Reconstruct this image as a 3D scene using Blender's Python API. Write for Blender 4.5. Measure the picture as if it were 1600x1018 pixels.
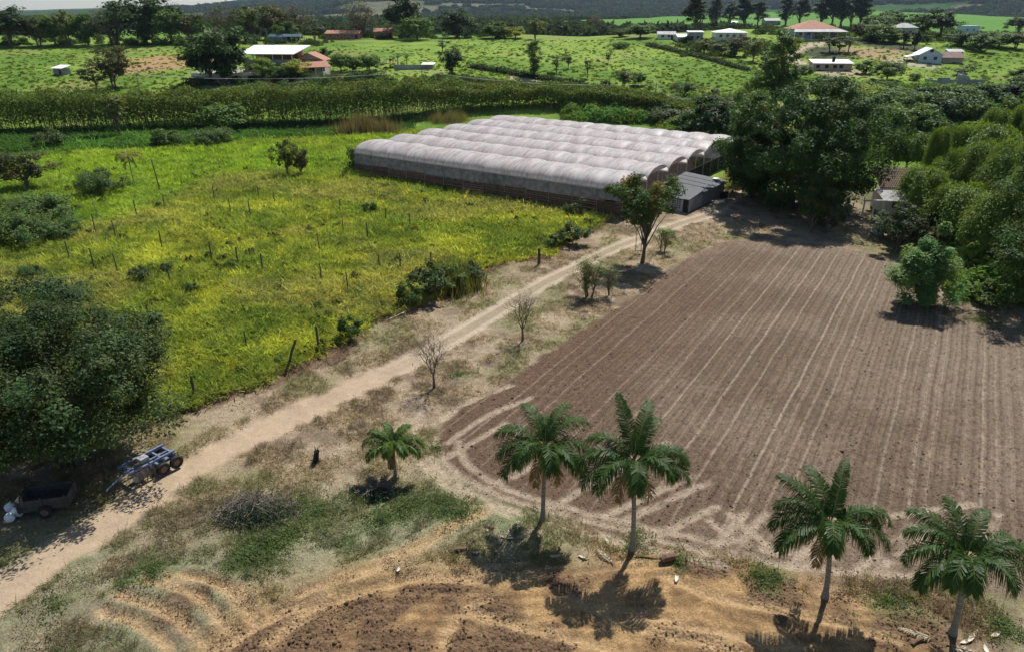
import bpy, math
import numpy as np
from mathutils import Vector, Matrix

sc = bpy.context.scene
for o in list(bpy.data.objects):
    bpy.data.objects.remove(o)

# ------------------------------------------------------------------ camera, sky, sun, exposure
S = 1.3                                   # metres per layout unit
CAMH = 20 * S
FPX, HORY = 1100.0, 18.0                  # focal length and horizon row of the 1600 x 1018 photograph
PITCH = math.atan((509 - HORY) / FPX)
cam_d = bpy.data.cameras.new('camera')
cam = bpy.data.objects.new('camera', cam_d)
sc.collection.objects.link(cam)
cam.location = (0, 0, CAMH)
cam.rotation_euler = (math.radians(90) - PITCH, 0, 0)
cam_d.sensor_width = 36
cam_d.lens = FPX / 1600 * 36
cam_d.clip_end = 30000
sc.camera = cam

SUN_AZ, SUN_EL = math.radians(25), math.radians(55)
world = bpy.data.worlds.new('World')
sc.world = world
world.use_nodes = True
wn = world.node_tree.nodes
wn.clear()
sky = wn.new('ShaderNodeTexSky')
sky.sky_type = 'NISHITA'
sky.sun_disc = False
sky.sun_elevation = SUN_EL
sky.sun_rotation = SUN_AZ
sky.altitude = 600
sky.air_density = 1.0
sky.dust_density = 0.6
bg = wn.new('ShaderNodeBackground')
bg.inputs['Strength'].default_value = 0.078
wo = wn.new('ShaderNodeOutputWorld')
world.node_tree.links.new(sky.outputs[0], bg.inputs[0])
world.node_tree.links.new(bg.outputs[0], wo.inputs[0])
sun_d = bpy.data.lights.new('sun', 'SUN')
sun_d.energy = 4.8
sun_d.angle = math.radians(0.5)
sun_d.color = (1.0, 0.97, 0.92)
sun = bpy.data.objects.new('sun', sun_d)
sc.collection.objects.link(sun)
SUNV = Vector((math.sin(SUN_AZ) * math.cos(SUN_EL), math.cos(SUN_AZ) * math.cos(SUN_EL), math.sin(SUN_EL)))
sun.rotation_euler = SUNV.to_track_quat('Z', 'Y').to_euler()
sun.location = SUNV * 200
vs = sc.view_settings
vs.view_transform = 'Standard'
vs.look = 'None'
vs.exposure = 0.36
vs.gamma = 1.0
vs.use_curve_mapping = False
sc.render.engine = 'CYCLES'

# ------------------------------------------------------------------ numeric helpers
RNG = np.random.default_rng(7)

def _hash(ix, iy, seed):
    h = (ix.astype(np.int64) * 374761393 + iy.astype(np.int64) * 668265263 + seed * 1442695041) & 0xffffffff
    h = ((h ^ (h >> 13)) * 1274126177) & 0xffffffff
    h = h ^ (h >> 16)
    return (h & 0xffffff) / float(0xffffff)

def vnoise(x, y, seed=0):
    x = np.asarray(x, float); y = np.asarray(y, float)
    ix, iy = np.floor(x), np.floor(y)
    fx, fy = x - ix, y - iy
    fx = fx * fx * (3 - 2 * fx); fy = fy * fy * (3 - 2 * fy)
    a = _hash(ix, iy, seed); b = _hash(ix + 1, iy, seed)
    c = _hash(ix, iy + 1, seed); d = _hash(ix + 1, iy + 1, seed)
    return a + (b - a) * fx + (c - a) * fy + (a - b - c + d) * fx * fy

def fbm(x, y, seed=0, oct=4):
    t = 0; amp = .5; tot = 0
    for k in range(oct):
        t = t + amp * vnoise(x * 2 ** k, y * 2 ** k, seed + k * 17); tot += amp; amp *= .5
    return t / tot

def sstep(a, b, x):
    t = np.clip((x - a) / (b - a), 0, 1)
    return t * t * (3 - 2 * t)

def terrain(x, y):
    """smooth height of the land in metres"""
    x = np.asarray(x, float) / S; y = np.asarray(y, float) / S
    yy = y + 0.06 * x
    z = np.interp(yy, [-500, 128, 136, 152, 175, 210, 250, 285, 330, 420, 700, 1300, 2600],
                  [0, 0, .5, 3.0, 5.7, 8.1, 10.2, 10.6, 9.4, 6.5, 6.5, 8, 9])
    z = z + 3.4 * np.exp(-(((x - 105) / 62) ** 2 + ((y - 275) / 62) ** 2))
    z = z + 13 * np.exp(-(((x - 330) / 230) ** 2 + ((y - 760) / 260) ** 2))
    z = z + (fbm(x / 45, y / 45, 3, 3) - .5) * 3.0 * sstep(140, 190, y)
    return z * S

CP, SP = math.cos(PITCH), math.sin(PITCH)
def ray(px, py):
    X = (px - 800) / FPX; Y = -(py - 509) / FPX
    return np.array([X, CP + Y * SP, -SP + Y * CP])

def at(px, py, z=None):
    """the point of the land seen at a pixel of the photograph (or at height z)"""
    d = ray(px, py)
    if z is not None:
        t = (z - CAMH) / d[2]
        return Vector(d * t + np.array([0, 0, CAMH]))
    t = np.concatenate([np.linspace(10, 500, 3000), np.linspace(500, 4000, 3000)])
    P = d[None] * t[:, None]; P[:, 2] += CAMH
    below = P[:, 2] < terrain(P[:, 0], P[:, 1])
    k = int(np.argmax(below)) if below.any() else len(t) - 1
    return Vector(P[k])

def atD(px, D):
    """land point in the column px at ground distance y = D layout units"""
    x = (px - 800) / (FPX / CP) * D * S * 1.0
    y = D * S
    # first order: column direction on the ground
    return Vector((x, y, float(terrain(x, y))))

def mpp(p):
    """metres per photograph pixel at a point"""
    return (p[1] * CP - (p[2] - CAMH) * SP) / FPX

def topz(p, py):
    """height above p whose projection lands on row py"""
    d = ray(800, py)
    return CAMH + p[1] * d[2] / d[1] - p[2]

# ------------------------------------------------------------------ scene helpers
def link(o, parent=None):
    sc.collection.objects.link(o)
    if parent is not None:
        o.parent = parent
    return o

def tag(o, label=None, cat=None, group=None, kind=None):
    if label: o['label'] = label
    if cat: o['category'] = cat
    if group: o['group'] = group
    if kind: o['kind'] = kind
    return o

def empty(name, loc, rz=0.0, label=None, cat=None, group=None):
    o = bpy.data.objects.new(name, None)
    o.empty_display_size = .3
    link(o)
    o.location = loc
    o.rotation_euler = (0, 0, rz)
    return tag(o, label, cat, group)

def mesh_np(name, V, F, tint=None, smooth=False):
    """V (n,3), F (m,k) arrays"""
    me = bpy.data.meshes.new(name)
    V = np.asarray(V, np.float32); F = np.asarray(F, np.int32)
    n, m, k = len(V), len(F), F.shape[1]
    me.vertices.add(n); me.vertices.foreach_set('co', V.ravel())
    me.loops.add(m * k); me.loops.foreach_set('vertex_index', F.ravel())
    me.polygons.add(m)
    me.polygons.foreach_set('loop_start', np.arange(0, m * k, k, dtype=np.int32))
    if smooth:
        me.polygons.foreach_set('use_smooth', np.ones(m, bool))
    me.update(calc_edges=True)
    if tint is not None:
        a = me.attributes.new('tint', 'FLOAT_COLOR', 'POINT')
        t = np.ones((n, 4), np.float32); t[:, :3] = tint
        a.data.foreach_set('color', t.ravel())
    return me

class MB:
    """collects shapes into one mesh"""
    def __init__(s): s.v = []; s.f = []
    def add(s, V, F):
        n = len(s.v); s.v += [tuple(map(float, p)) for p in V]; s.f += [tuple(i + n for i in f) for f in F]; return s
    def box(s, x0, x1, y0, y1, z0, z1):
        V = [(x0, y0, z0), (x1, y0, z0), (x1, y1, z0), (x0, y1, z0), (x0, y0, z1), (x1, y0, z1), (x1, y1, z1), (x0, y1, z1)]
        return s.add(V, [(3, 2, 1, 0), (4, 5, 6, 7), (0, 1, 5, 4), (1, 2, 6, 5), (2, 3, 7, 6), (3, 0, 4, 7)])
    def hexa(s, V):
        return s.add(V, [(3, 2, 1, 0), (4, 5, 6, 7), (0, 1, 5, 4), (1, 2, 6, 5), (2, 3, 7, 6), (3, 0, 4, 7)])
    def slab(s, quad, t):
        """a sheet of four corners given thickness t downward"""
        lo = [(p[0], p[1], p[2] - t) for p in quad]
        return s.hexa(lo + list(quad))
    def prism(s, poly, y0, y1):
        """xz polygon extruded along y"""
        n = len(poly)
        V = [(x, y0, z) for x, z in poly] + [(x, y1, z) for x, z in poly]
        F = [tuple(range(n)), tuple(range(2 * n - 1, n - 1, -1))]
        F += [(i, i + n, (i + 1) % n + n, (i + 1) % n) for i in range(n)]
        return s.add(V, F)
    def tube(s, pts, rad, sides=6, cap=True):
        V, F = tube(pts, rad, sides, cap)
        return s.add(V, F)
    def mesh(s, name, smooth=False):
        me = bpy.data.meshes.new(name)
        me.from_pydata(s.v, [], s.f)
        if smooth:
            me.polygons.foreach_set('use_smooth', np.ones(len(me.polygons), bool))
        me.update()
        return me
    def build(s, name, mat, parent=None, smooth=False):
        me = s.mesh(name, smooth)
        me.materials.append(mat)
        return link(bpy.data.objects.new(name, me), parent)

def tube(pts, rad, sides=6, cap=True):
    P = np.array([tuple(p) for p in pts], float)
    n = len(P)
    R = np.full(n, rad, float) if np.isscalar(rad) else np.asarray(rad, float)
    T = np.gradient(P, axis=0)
    T /= np.linalg.norm(T, axis=1)[:, None] + 1e-9
    ref = np.array([0, 0, 1.0]) if abs(T[0][2]) < .8 else np.array([1.0, 0, 0])
    A = np.cross(T, ref); A /= np.linalg.norm(A, axis=1)[:, None] + 1e-9
    Bv = np.cross(T, A)
    ang = np.arange(sides) * 2 * math.pi / sides
    V = P[:, None] + R[:, None, None] * (np.cos(ang)[None, :, None] * A[:, None] + np.sin(ang)[None, :, None] * Bv[:, None])
    V = V.reshape(-1, 3)
    F = []
    for i in range(n - 1):
        for k in range(sides):
            a = i * sides + k; b = i * sides + (k + 1) % sides
            F.append((a, b, b + sides, a + sides))
    if cap:
        F.append(tuple(range(sides - 1, -1, -1)))
        F.append(tuple(range((n - 1) * sides, n * sides)))
    return V.tolist(), F

def obj(name, me, mat, parent=None):
    if mat is not None and not me.materials:
        me.materials.append(mat)
    return link(bpy.data.objects.new(name, me), parent)

def copy_tree(o, parent=None):
    c = o.copy(); sc.collection.objects.link(c); c.parent = parent
    for ch in list(o.children):
        copy_tree(ch, c)
    return c

# ------------------------------------------------------------------ materials
MATS = {}
def newmat(name):
    m = bpy.data.materials.new(name); m.use_nodes = True
    MATS[name] = m
    nt = m.node_tree
    nt.nodes.clear()
    out = nt.nodes.new('ShaderNodeOutputMaterial')
    return m, nt, out

def N(nt, typ, **kw):
    n = nt.nodes.new(typ)
    for k, v in kw.items():
        if k.startswith('i_'):
            key = k[2:]
            key = int(key) if key.isdigit() else key.replace('_', ' ')
            n.inputs[key].default_value = v
        else:
            setattr(n, k, v)
    return n

def mixc(nt, a, b, fac, blend='MIX'):
    n = nt.nodes.new('ShaderNodeMix'); n.data_type = 'RGBA'; n.blend_type = blend
    for sock, val in ((n.inputs[0], fac), (n.inputs[6], a), (n.inputs[7], b)):
        if hasattr(val, 'type') and hasattr(val, 'is_linked'):
            nt.links.new(val, sock)
        else:
            sock.default_value = val if not isinstance(val, tuple) else (*val, 1)[:4]
    return n.outputs[2]

def math_(nt, op, a, b=None, clamp=False):
    n = nt.nodes.new('ShaderNodeMath'); n.operation = op; n.use_clamp = clamp
    for i, val in enumerate((a, b)):
        if val is None: continue
        if hasattr(val, 'is_linked'): nt.links.new(val, n.inputs[i])
        else: n.inputs[i].default_value = val
    return n.outputs[0]

def maprange(nt, v, a, b, c, d, smooth=False):
    n = nt.nodes.new('ShaderNodeMapRange')
    if smooth: n.interpolation_type = 'SMOOTHSTEP'
    nt.links.new(v, n.inputs[0])
    for i, q in enumerate((a, b, c, d)): n.inputs[i + 1].default_value = q
    return n.outputs[0]

def plain(name, col, rough=.8, var=.25, scale=3.0, spec=.3, metal=0.0, bump=.0, streak=None, dirt=None):
    """weathered one-colour surface: noise in colour and relief"""
    m, nt, out = newmat(name)
    tc = N(nt, 'ShaderNodeTexCoord')
    mp = N(nt, 'ShaderNodeMapping')
    nt.links.new(tc.outputs['Object'], mp.inputs[0])
    if streak: mp.inputs['Scale'].default_value = streak
    n1 = N(nt, 'ShaderNodeTexNoise', i_Scale=scale, i_Detail=6.0, i_Roughness=.65)
    nt.links.new(mp.outputs[0], n1.inputs['Vector'])
    f = maprange(nt, n1.outputs['Fac'], .3, .7, 1 - var, 1 + var)
    c = N(nt, 'ShaderNodeRGB'); c.outputs[0].default_value = (*col, 1)
    vm = N(nt, 'ShaderNodeVectorMath', operation='SCALE')
    nt.links.new(c.outputs[0], vm.inputs[0]); nt.links.new(f, vm.inputs['Scale'])
    colr = vm.outputs[0]
    if dirt:
        n2 = N(nt, 'ShaderNodeTexNoise', i_Scale=scale * .35, i_Detail=5.0, i_Roughness=.7)
        nt.links.new(mp.outputs[0], n2.inputs['Vector'])
        colr = mixc(nt, colr, dirt, maprange(nt, n2.outputs['Fac'], .45, .68, 0, .8))
    p = N(nt, 'ShaderNodeBsdfPrincipled', i_Roughness=rough, i_Metallic=metal)
    p.inputs['Specular IOR Level'].default_value = spec
    nt.links.new(colr, p.inputs['Base Color'])
    if bump:
        b = N(nt, 'ShaderNodeBump', i_Strength=bump, i_Distance=.05)
        nt.links.new(n1.outputs['Fac'], b.inputs['Height']); nt.links.new(b.outputs[0], p.inputs['Normal'])
    nt.links.new(p.outputs[0], out.inputs[0])
    return m

def leafmat(name, trans=.36, rough=.55, spec=.14, attr='tint', atype='GEOMETRY', warm=(1.25, 1.15, .55)):
    m, nt, out = newmat(name)
    a = N(nt, 'ShaderNodeAttribute', attribute_name=attr, attribute_type=atype)
    p = N(nt, 'ShaderNodeBsdfPrincipled', i_Roughness=rough)
    p.inputs['Specular IOR Level'].default_value = spec
    nt.links.new(a.outputs['Color'], p.inputs['Base Color'])
    t = N(nt, 'ShaderNodeBsdfTranslucent')
    vm = N(nt, 'ShaderNodeVectorMath', operation='MULTIPLY')
    nt.links.new(a.outputs['Color'], vm.inputs[0]); vm.inputs[1].default_value = warm
    nt.links.new(vm.outputs[0], t.inputs[0])
    ms = N(nt, 'ShaderNodeMixShader'); ms.inputs[0].default_value = trans
    nt.links.new(p.outputs[0], ms.inputs[1]); nt.links.new(t.outputs[0], ms.inputs[2])
    nt.links.new(ms.outputs[0], out.inputs[0])
    return m

M_leaf = leafmat('leaf')
M_grass = leafmat('grass_blade', trans=.45, rough=.7, spec=.06, attr='tint', atype='INSTANCER', warm=(1.15, 1.1, .7))
M_bark = plain('bark', (.13, .10, .075), .9, .35, 6, bump=.5)
M_palebark = plain('pale_bark', (.27, .24, .20), .9, .3, 5, bump=.4)
M_palmleaf = leafmat('palm_leaf', trans=.32, rough=.5, spec=.2)
M_twig = plain('twig', (.15, .115, .085), .9, .3, 6)
M_post = plain('weathered_post', (.09, .075, .062), .9, .4, 8, bump=.4)
M_greywood = plain('grey_wood', (.26, .23, .20), .85, .3, 5, bump=.3)
M_plank = plain('brown_plank', (.105, .062, .042), .85, .5, 2.2, bump=.3, streak=(.4, 2, 4))
M_concrete = plain('concrete', (.38, .37, .35), .9, .2, 1.2, dirt=(.2, .18, .16))
M_whitewall = plain('white_wall', (.72, .70, .66), .9, .1, .8, dirt=(.45, .42, .37))
M_creamwall = plain('cream_wall', (.60, .53, .43), .9, .12, .8)
M_pinkwall = plain('rendered_wall', (.42, .34, .28), .9, .15, .8)
M_bluewall = plain('blue_wall', (.42, .52, .62), .9, .12, .8)
M_brick = plain('brick_wall', (.34, .17, .11), .9, .25, 2)
M_dark = plain('dark_opening', (.018, .018, .02), .6, .3, 2)
M_tile = plain('clay_tile', (.42, .20, .125), .85, .25, 2.5, streak=(3, .6, 1), dirt=(.22, .13, .10))
M_oldtile = plain('old_tile', (.19, .125, .10), .9, .35, 2.5, dirt=(.09, .075, .065))
M_whiteroof = plain('white_roof', (.80, .79, .76), .55, .06, .5)
M_greyroof = plain('fibre_cement_roof', (.45, .44, .43), .8, .2, 1.0, dirt=(.25, .24, .23))
M_darkroof = plain('dark_sheet_roof', (.085, .088, .095), .7, .35, 1.6, streak=(1, 4, 1))
M_steel = plain('galvanised_steel', (.42, .43, .44), .5, .2, 4, metal=.6)
M_sheetwall = plain('grey_board_wall', (.24, .235, .235), .85, .25, 1.5, streak=(3, 3, .6))
M_bluepaint = plain('blue_grey_paint', (.16, .20, .30), .45, .35, 6, spec=.5, dirt=(.10, .08, .06))
M_rubber = plain('rubber', (.025, .024, .023), .8, .3, 10)
M_rust = plain('rusty_iron', (.17, .10, .065), .8, .4, 8)
M_whitesack = plain('white_plastic', (.72, .74, .76), .5, .12, 4)
M_straw = plain('dry_sheath', (.62, .55, .44), .7, .2, 6)
M_glass = plain('window_glass', (.03, .04, .05), .15, .2, 2, spec=.6)
M_wire = plain('wire', (.10, .10, .10), .5, .1, 2)
M_cable = plain('pale_cable', (.45, .45, .45), .5, .1, 2)
# ------------------------------------------------------------------ the land
def pxline(pts, z=0.0):
    return np.array([at(px, py, z)[:2] for px, py in pts])

def seg_dist(X, Y, L, closed=False, reach=None):
    """distance to a polyline (only worked out within reach of it)"""
    if reach is not None:
        lo, hi = L.min(0) - reach, L.max(0) + reach
        k = np.nonzero((X > lo[0]) & (X < hi[0]) & (Y > lo[1]) & (Y < hi[1]))[0]
        d = np.full(X.shape, 1e3)
        if len(k): d[k] = seg_dist(X[k], Y[k], L, closed)
        return d
    d = np.full(X.shape, 1e9)
    n = len(L)
    for i in range(n if closed else n - 1):
        a = L[i]; b = L[(i + 1) % n]; ab = b - a
        t = np.clip(((X - a[0]) * ab[0] + (Y - a[1]) * ab[1]) / (ab @ ab + 1e-9), 0, 1)
        d = np.minimum(d, np.hypot(X - a[0] - t * ab[0], Y - a[1] - t * ab[1]))
    return d

def inside(X, Y, L):
    r = np.zeros(X.shape, bool); n = len(L)
    for i in range(n):
        x0, y0 = L[i]; x1, y1 = L[(i + 1) % n]
        c = (y0 > Y) != (y1 > Y)
        r ^= c & (X < (x1 - x0) * (Y - y0) / (y1 - y0 + 1e-12) + x0)
    return r

def sdf(X, Y, L):
    """positive inside"""
    lo, hi = L.min(0) - 12, L.max(0) + 12
    k = np.nonzero((X > lo[0]) & (X < hi[0]) & (Y > lo[1]) & (Y < hi[1]))[0]
    if len(k) < len(X):
        d = np.full(X.shape, -1e3)
        if len(k): d[k] = sdf(X[k], Y[k], L)
        return d
    return np.where(inside(X, Y, L), 1, -1) * seg_dist(X, Y, L, True)

def spline(L, k=8):
    L = np.asarray(L, float); out = []
    P = np.vstack([2 * L[0] - L[1], L, 2 * L[-1] - L[-2]])
    for i in range(1, len(P) - 2):
        for t in np.linspace(0, 1, k, endpoint=False):
            a, b, c, d = P[i - 1], P[i], P[i + 1], P[i + 2]
            out.append(.5 * (2 * b + (c - a) * t + (2 * a - 5 * b + 4 * c - d) * t * t + (3 * b - a - 3 * c + d) * t ** 3))
    out.append(L[-1])
    return np.array(out)

ROAD = spline(pxline([(-150, 1015), (0, 922), (100, 858), (200, 793), (330, 713), (450, 652), (560, 602), (640, 563),
                      (740, 508), (850, 442), (900, 417), (960, 387), (1005, 370), (1062, 349), (1105, 335), (1140, 312), (1150, 290)]), 5)
PAST = pxline([(-500, 800), (0, 700), (200, 668), (285, 640), (345, 622), (420, 592), (475, 568), (545, 532), (610, 500),
               (690, 466), (745, 430), (790, 410), (850, 402), (885, 380), (945, 348), (1010, 332), (1045, 325)])
PAST = np.vstack([PAST, [[20 * S, 84 * S], [-4 * S, 118 * S], [0, 131 * S], [-300 * S, 131 * S], [-300 * S, 40 * S]]])
FIELD = spline(pxline([(1128, 377), (1085, 398), (1030, 432), (960, 482), (870, 540), (790, 594), (720, 636), (690, 668), (682, 700), (705, 738),
                       (765, 775), (850, 800), (985, 838), (1130, 872), (1280, 895), (1430, 905), (1640, 925), (1700, 760), (1610, 560), (1560, 500),
                       (1500, 470), (1420, 440), (1395, 405), (1300, 385), (1200, 372)]), 4)
TURNED = spline(pxline([(340, 1060), (390, 985), (470, 945), (600, 915), (740, 915), (870, 900), (1000, 890), (1130, 895), (1180, 925),
                        (1290, 945), (1430, 965), (1480, 1000), (1500, 1080)]), 4)
ROWA = math.radians(31.8)

def rows_u(X, Y):
    return X * math.cos(ROWA) - Y * math.sin(ROWA)

# passes of the tractor that cross the rows at the headland
TRACKS = [spline(pxline(p), 6) for p in [
    [(668, 690), (690, 735), (760, 782), (860, 812), (985, 848), (1130, 884)],
    [(676, 680), (700, 725), (770, 768), (860, 796), (990, 830), (1140, 868), (1300, 890), (1480, 900)],
    [(716, 690), (735, 728), (800, 765), (900, 795), (1010, 822), (1150, 850), (1300, 868)],
    [(660, 640), (648, 680), (660, 722), (720, 775), (800, 805)],
    [(1100, 872), (1165, 800)], [(1128, 876), (1195, 802)], [(1110, 812), (1180, 868)], [(1142, 802), (1215, 862)], [(1236, 884), (1300, 812)], [(1262, 886), (1330, 818)],
    [(945, 806), (1080, 742)], [(975, 812), (1105, 752)], [(855, 795), (1045, 690)], [(760, 762), (860, 712)], [(1330, 895), (1430, 822)], [(1360, 898), (1455, 828)], [(1385, 806), (1520, 786)],
    [(690, 655), (735, 625), (800, 600)], [(700, 690), (760, 650), (830, 620)], [(700, 712), (790, 660)], [(1500, 900), (1560, 800)], [(1010, 842), (1120, 790)],
]]
RUTS = [spline(pxline(p), 6) for p in [
    [(225, 905), (290, 920), (330, 950), (360, 985)], [(190, 930), (250, 950), (300, 985), (330, 1018)], [(255, 898), (330, 905), (385, 925)],
    [(300, 900), (345, 915), (380, 940), (395, 965)], [(160, 955), (220, 975), (265, 1010)],
    [(420, 1000), (520, 940), (640, 905), (760, 905)], [(350, 1010), (440, 960), (560, 925), (680, 890)], [(690, 1018), (705, 980), (735, 950), (760, 935)],
    [(540, 905), (620, 875), (700, 830), (760, 800)], [(470, 930), (560, 890), (660, 845), (730, 800)], [(1000, 960), (1100, 985), (1250, 1010)],
    [(900, 940), (1020, 985), (1150, 1015)], [(1040, 900), (1130, 935), (1260, 960), (1400, 1000)], [(740, 960), (840, 985), (960, 1015)]]]
CLODS = [(at(px, py, 0), r) for px, py, r in [(560, 960, 1.9), (480, 992, 2.2), (640, 930, 1.1), (620, 1005, 1.7), (770, 1000, 1.6), (420, 1012, 1.6), (720, 930, 1.2), (860, 1008, 1.2), (1190, 935, 1.2), (1230, 945, 1.0), (1410, 990, 1.8), (1080, 1010, 1.2), (300, 925, .9), (270, 960, .8), (1120, 905, 1.0), (880, 905, .9)]]
WEEDS = [(at(px, py, 0), r) for px, py, r in [(420, 848, 1.7), (395, 870, 1.3), (455, 835, 1.2), (640, 790, 1.3), (600, 810, 1.2), (690, 782, 1.2), (720, 800, 1.2), (560, 775, 1.0),
                                             (500, 800, 1.2), (470, 780, .8), (1190, 905, .9), (1210, 900, .7), (1390, 940, 1.2), (1570, 985, 1.0), (990, 850, 1.1), (1060, 880, .7), (680, 700, .9), (240, 890, .9), (190, 915, .6), (90, 945, .6), (720, 585, .8), (1520, 470, 2.0), (1535, 500, 1.6), (1500, 435, 2.4)]]
DITCH = spline(pxline([(-300, 262), (0, 243), (120, 238), (250, 232), (330, 226), (400, 219), (480, 216), (560, 212)]), 4)
LUSH = pxline([(-600, 300), (0, 250), (120, 240), (330, 228), (400, 221), (560, 213), (640, 205), (640, 190), (300, 196), (0, 205), (-600, 215)])
BAND = pxline([(-300, 340), (0, 320), (100, 360), (180, 350), (300, 300), (350, 270), (560, 262), (560, 240), (400, 225), (100, 250), (-300, 260)])
def land(pts): return np.array([at(*p)[:2] for p in pts])
PATH2 = land([(800, 122), (840, 128), (880, 135), (930, 146), (970, 153), (1040, 165)])
VROAD = spline(land([(1262, 110), (1250, 100), (1238, 94), (1240, 84), (1250, 76), (1275, 70), (1300, 66)]), 4)
SCARS = [(at(px, py), r, c) for px, py, r, c in [(1300, 84, 12, (.05, .05, .045)), (1390, 72, 15, (.06, .055, .05)), (1370, 84, 14, (.34, .24, .14)), (1310, 112, 12, (.36, .29, .2)),
         (255, 98, 26, (.36, .22, .11)), (225, 108, 14, (.33, .21, .11)), (820, 138, 6, (.17, .10, .07)), (1430, 98, 10, (.4, .34, .25)), (350, 118, 14, (.40, .36, .28))]]

def ground_data(X, Y):
    """height and colour of the ground; also masks (rows, grass, clods)"""
    nr = (Y < 142 * S) & (np.abs(X) < 300 * S)
    if nr.all(): return ground_near(X, Y)
    n = len(X)
    out = [np.zeros(n), np.zeros((n, 3)), np.zeros(n), np.zeros(n), np.zeros(n), np.zeros(n)]
    mk = {q: np.zeros(n) for q in ('pasture', 'road', 'field')}
    for sel, fn in ((nr, ground_near), (~nr, ground_far)):
        if not sel.any(): continue
        r = fn(X[sel], Y[sel])
        for a, b in zip(out, r[:6]): a[sel] = b
        for q in mk: mk[q][sel] = r[6][q]
    return (*out, mk)

def _mix(a, b, t): return a + (b - a) * np.asarray(t)[..., None]
def _far_colour(u, v, n_big, n_mid):
    mix = _mix
    C = lambda *c: np.array(c, float)
    col = mix(C(.10, .18, .025), C(.20, .28, .045), sstep(.35, .65, n_mid * .5 + n_big * .5))
    col = mix(col, C(.24, .215, .085), sstep(.6, .8, fbm(u * .06, v * .06, 41, 4)) * .7)
    far = sstep(330, 420, v)
    fpatch = fbm(u * .009, v * .014, 42, 4)
    fcol = mix(C(.10, .19, .03), C(.03, .06, .018), sstep(.44, .52, fpatch))
    fcol = mix(fcol, C(.16, .15, .08), sstep(.6, .66, fbm(u * .012 + 9, v * .02, 43, 3)) * .8)
    green_hill = np.exp(-(((u - 330) / 260) ** 2 + ((v - 760) / 300) ** 2))
    fcol = mix(fcol, C(.09, .20, .035), sstep(.15, .4, green_hill))
    return mix(col, fcol, far)

def ground_far(X, Y):
    u, v = X / S, Y / S
    Z = terrain(X, Y)
    n_big = fbm(u * .045, v * .045, 11, 4); n_mid = fbm(u * .22, v * .22, 12, 4)
    col = _far_colour(u, v, n_big, n_mid)
    dp = seg_dist(X, Y, PATH2, reach=8)
    col = _mix(col, np.array([.36, .30, .20]), sstep(2.2, 1.2, dp))
    dv = seg_dist(X, Y, VROAD, reach=10)
    col = _mix(col, np.array([.42, .34, .25]), sstep(3.4, 2.2, dv))
    for p, r, c in SCARS:
        d = np.hypot((X - p[0]), (Y - p[1]) * .8)
        col = _mix(col, np.array(c), sstep(r, r * .5, d + (n_mid - .5) * r) * .85)
    z0 = np.zeros(len(X))
    return Z, col, z0, z0 + .6, z0, z0, dict(pasture=z0, road=z0, field=z0)

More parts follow.
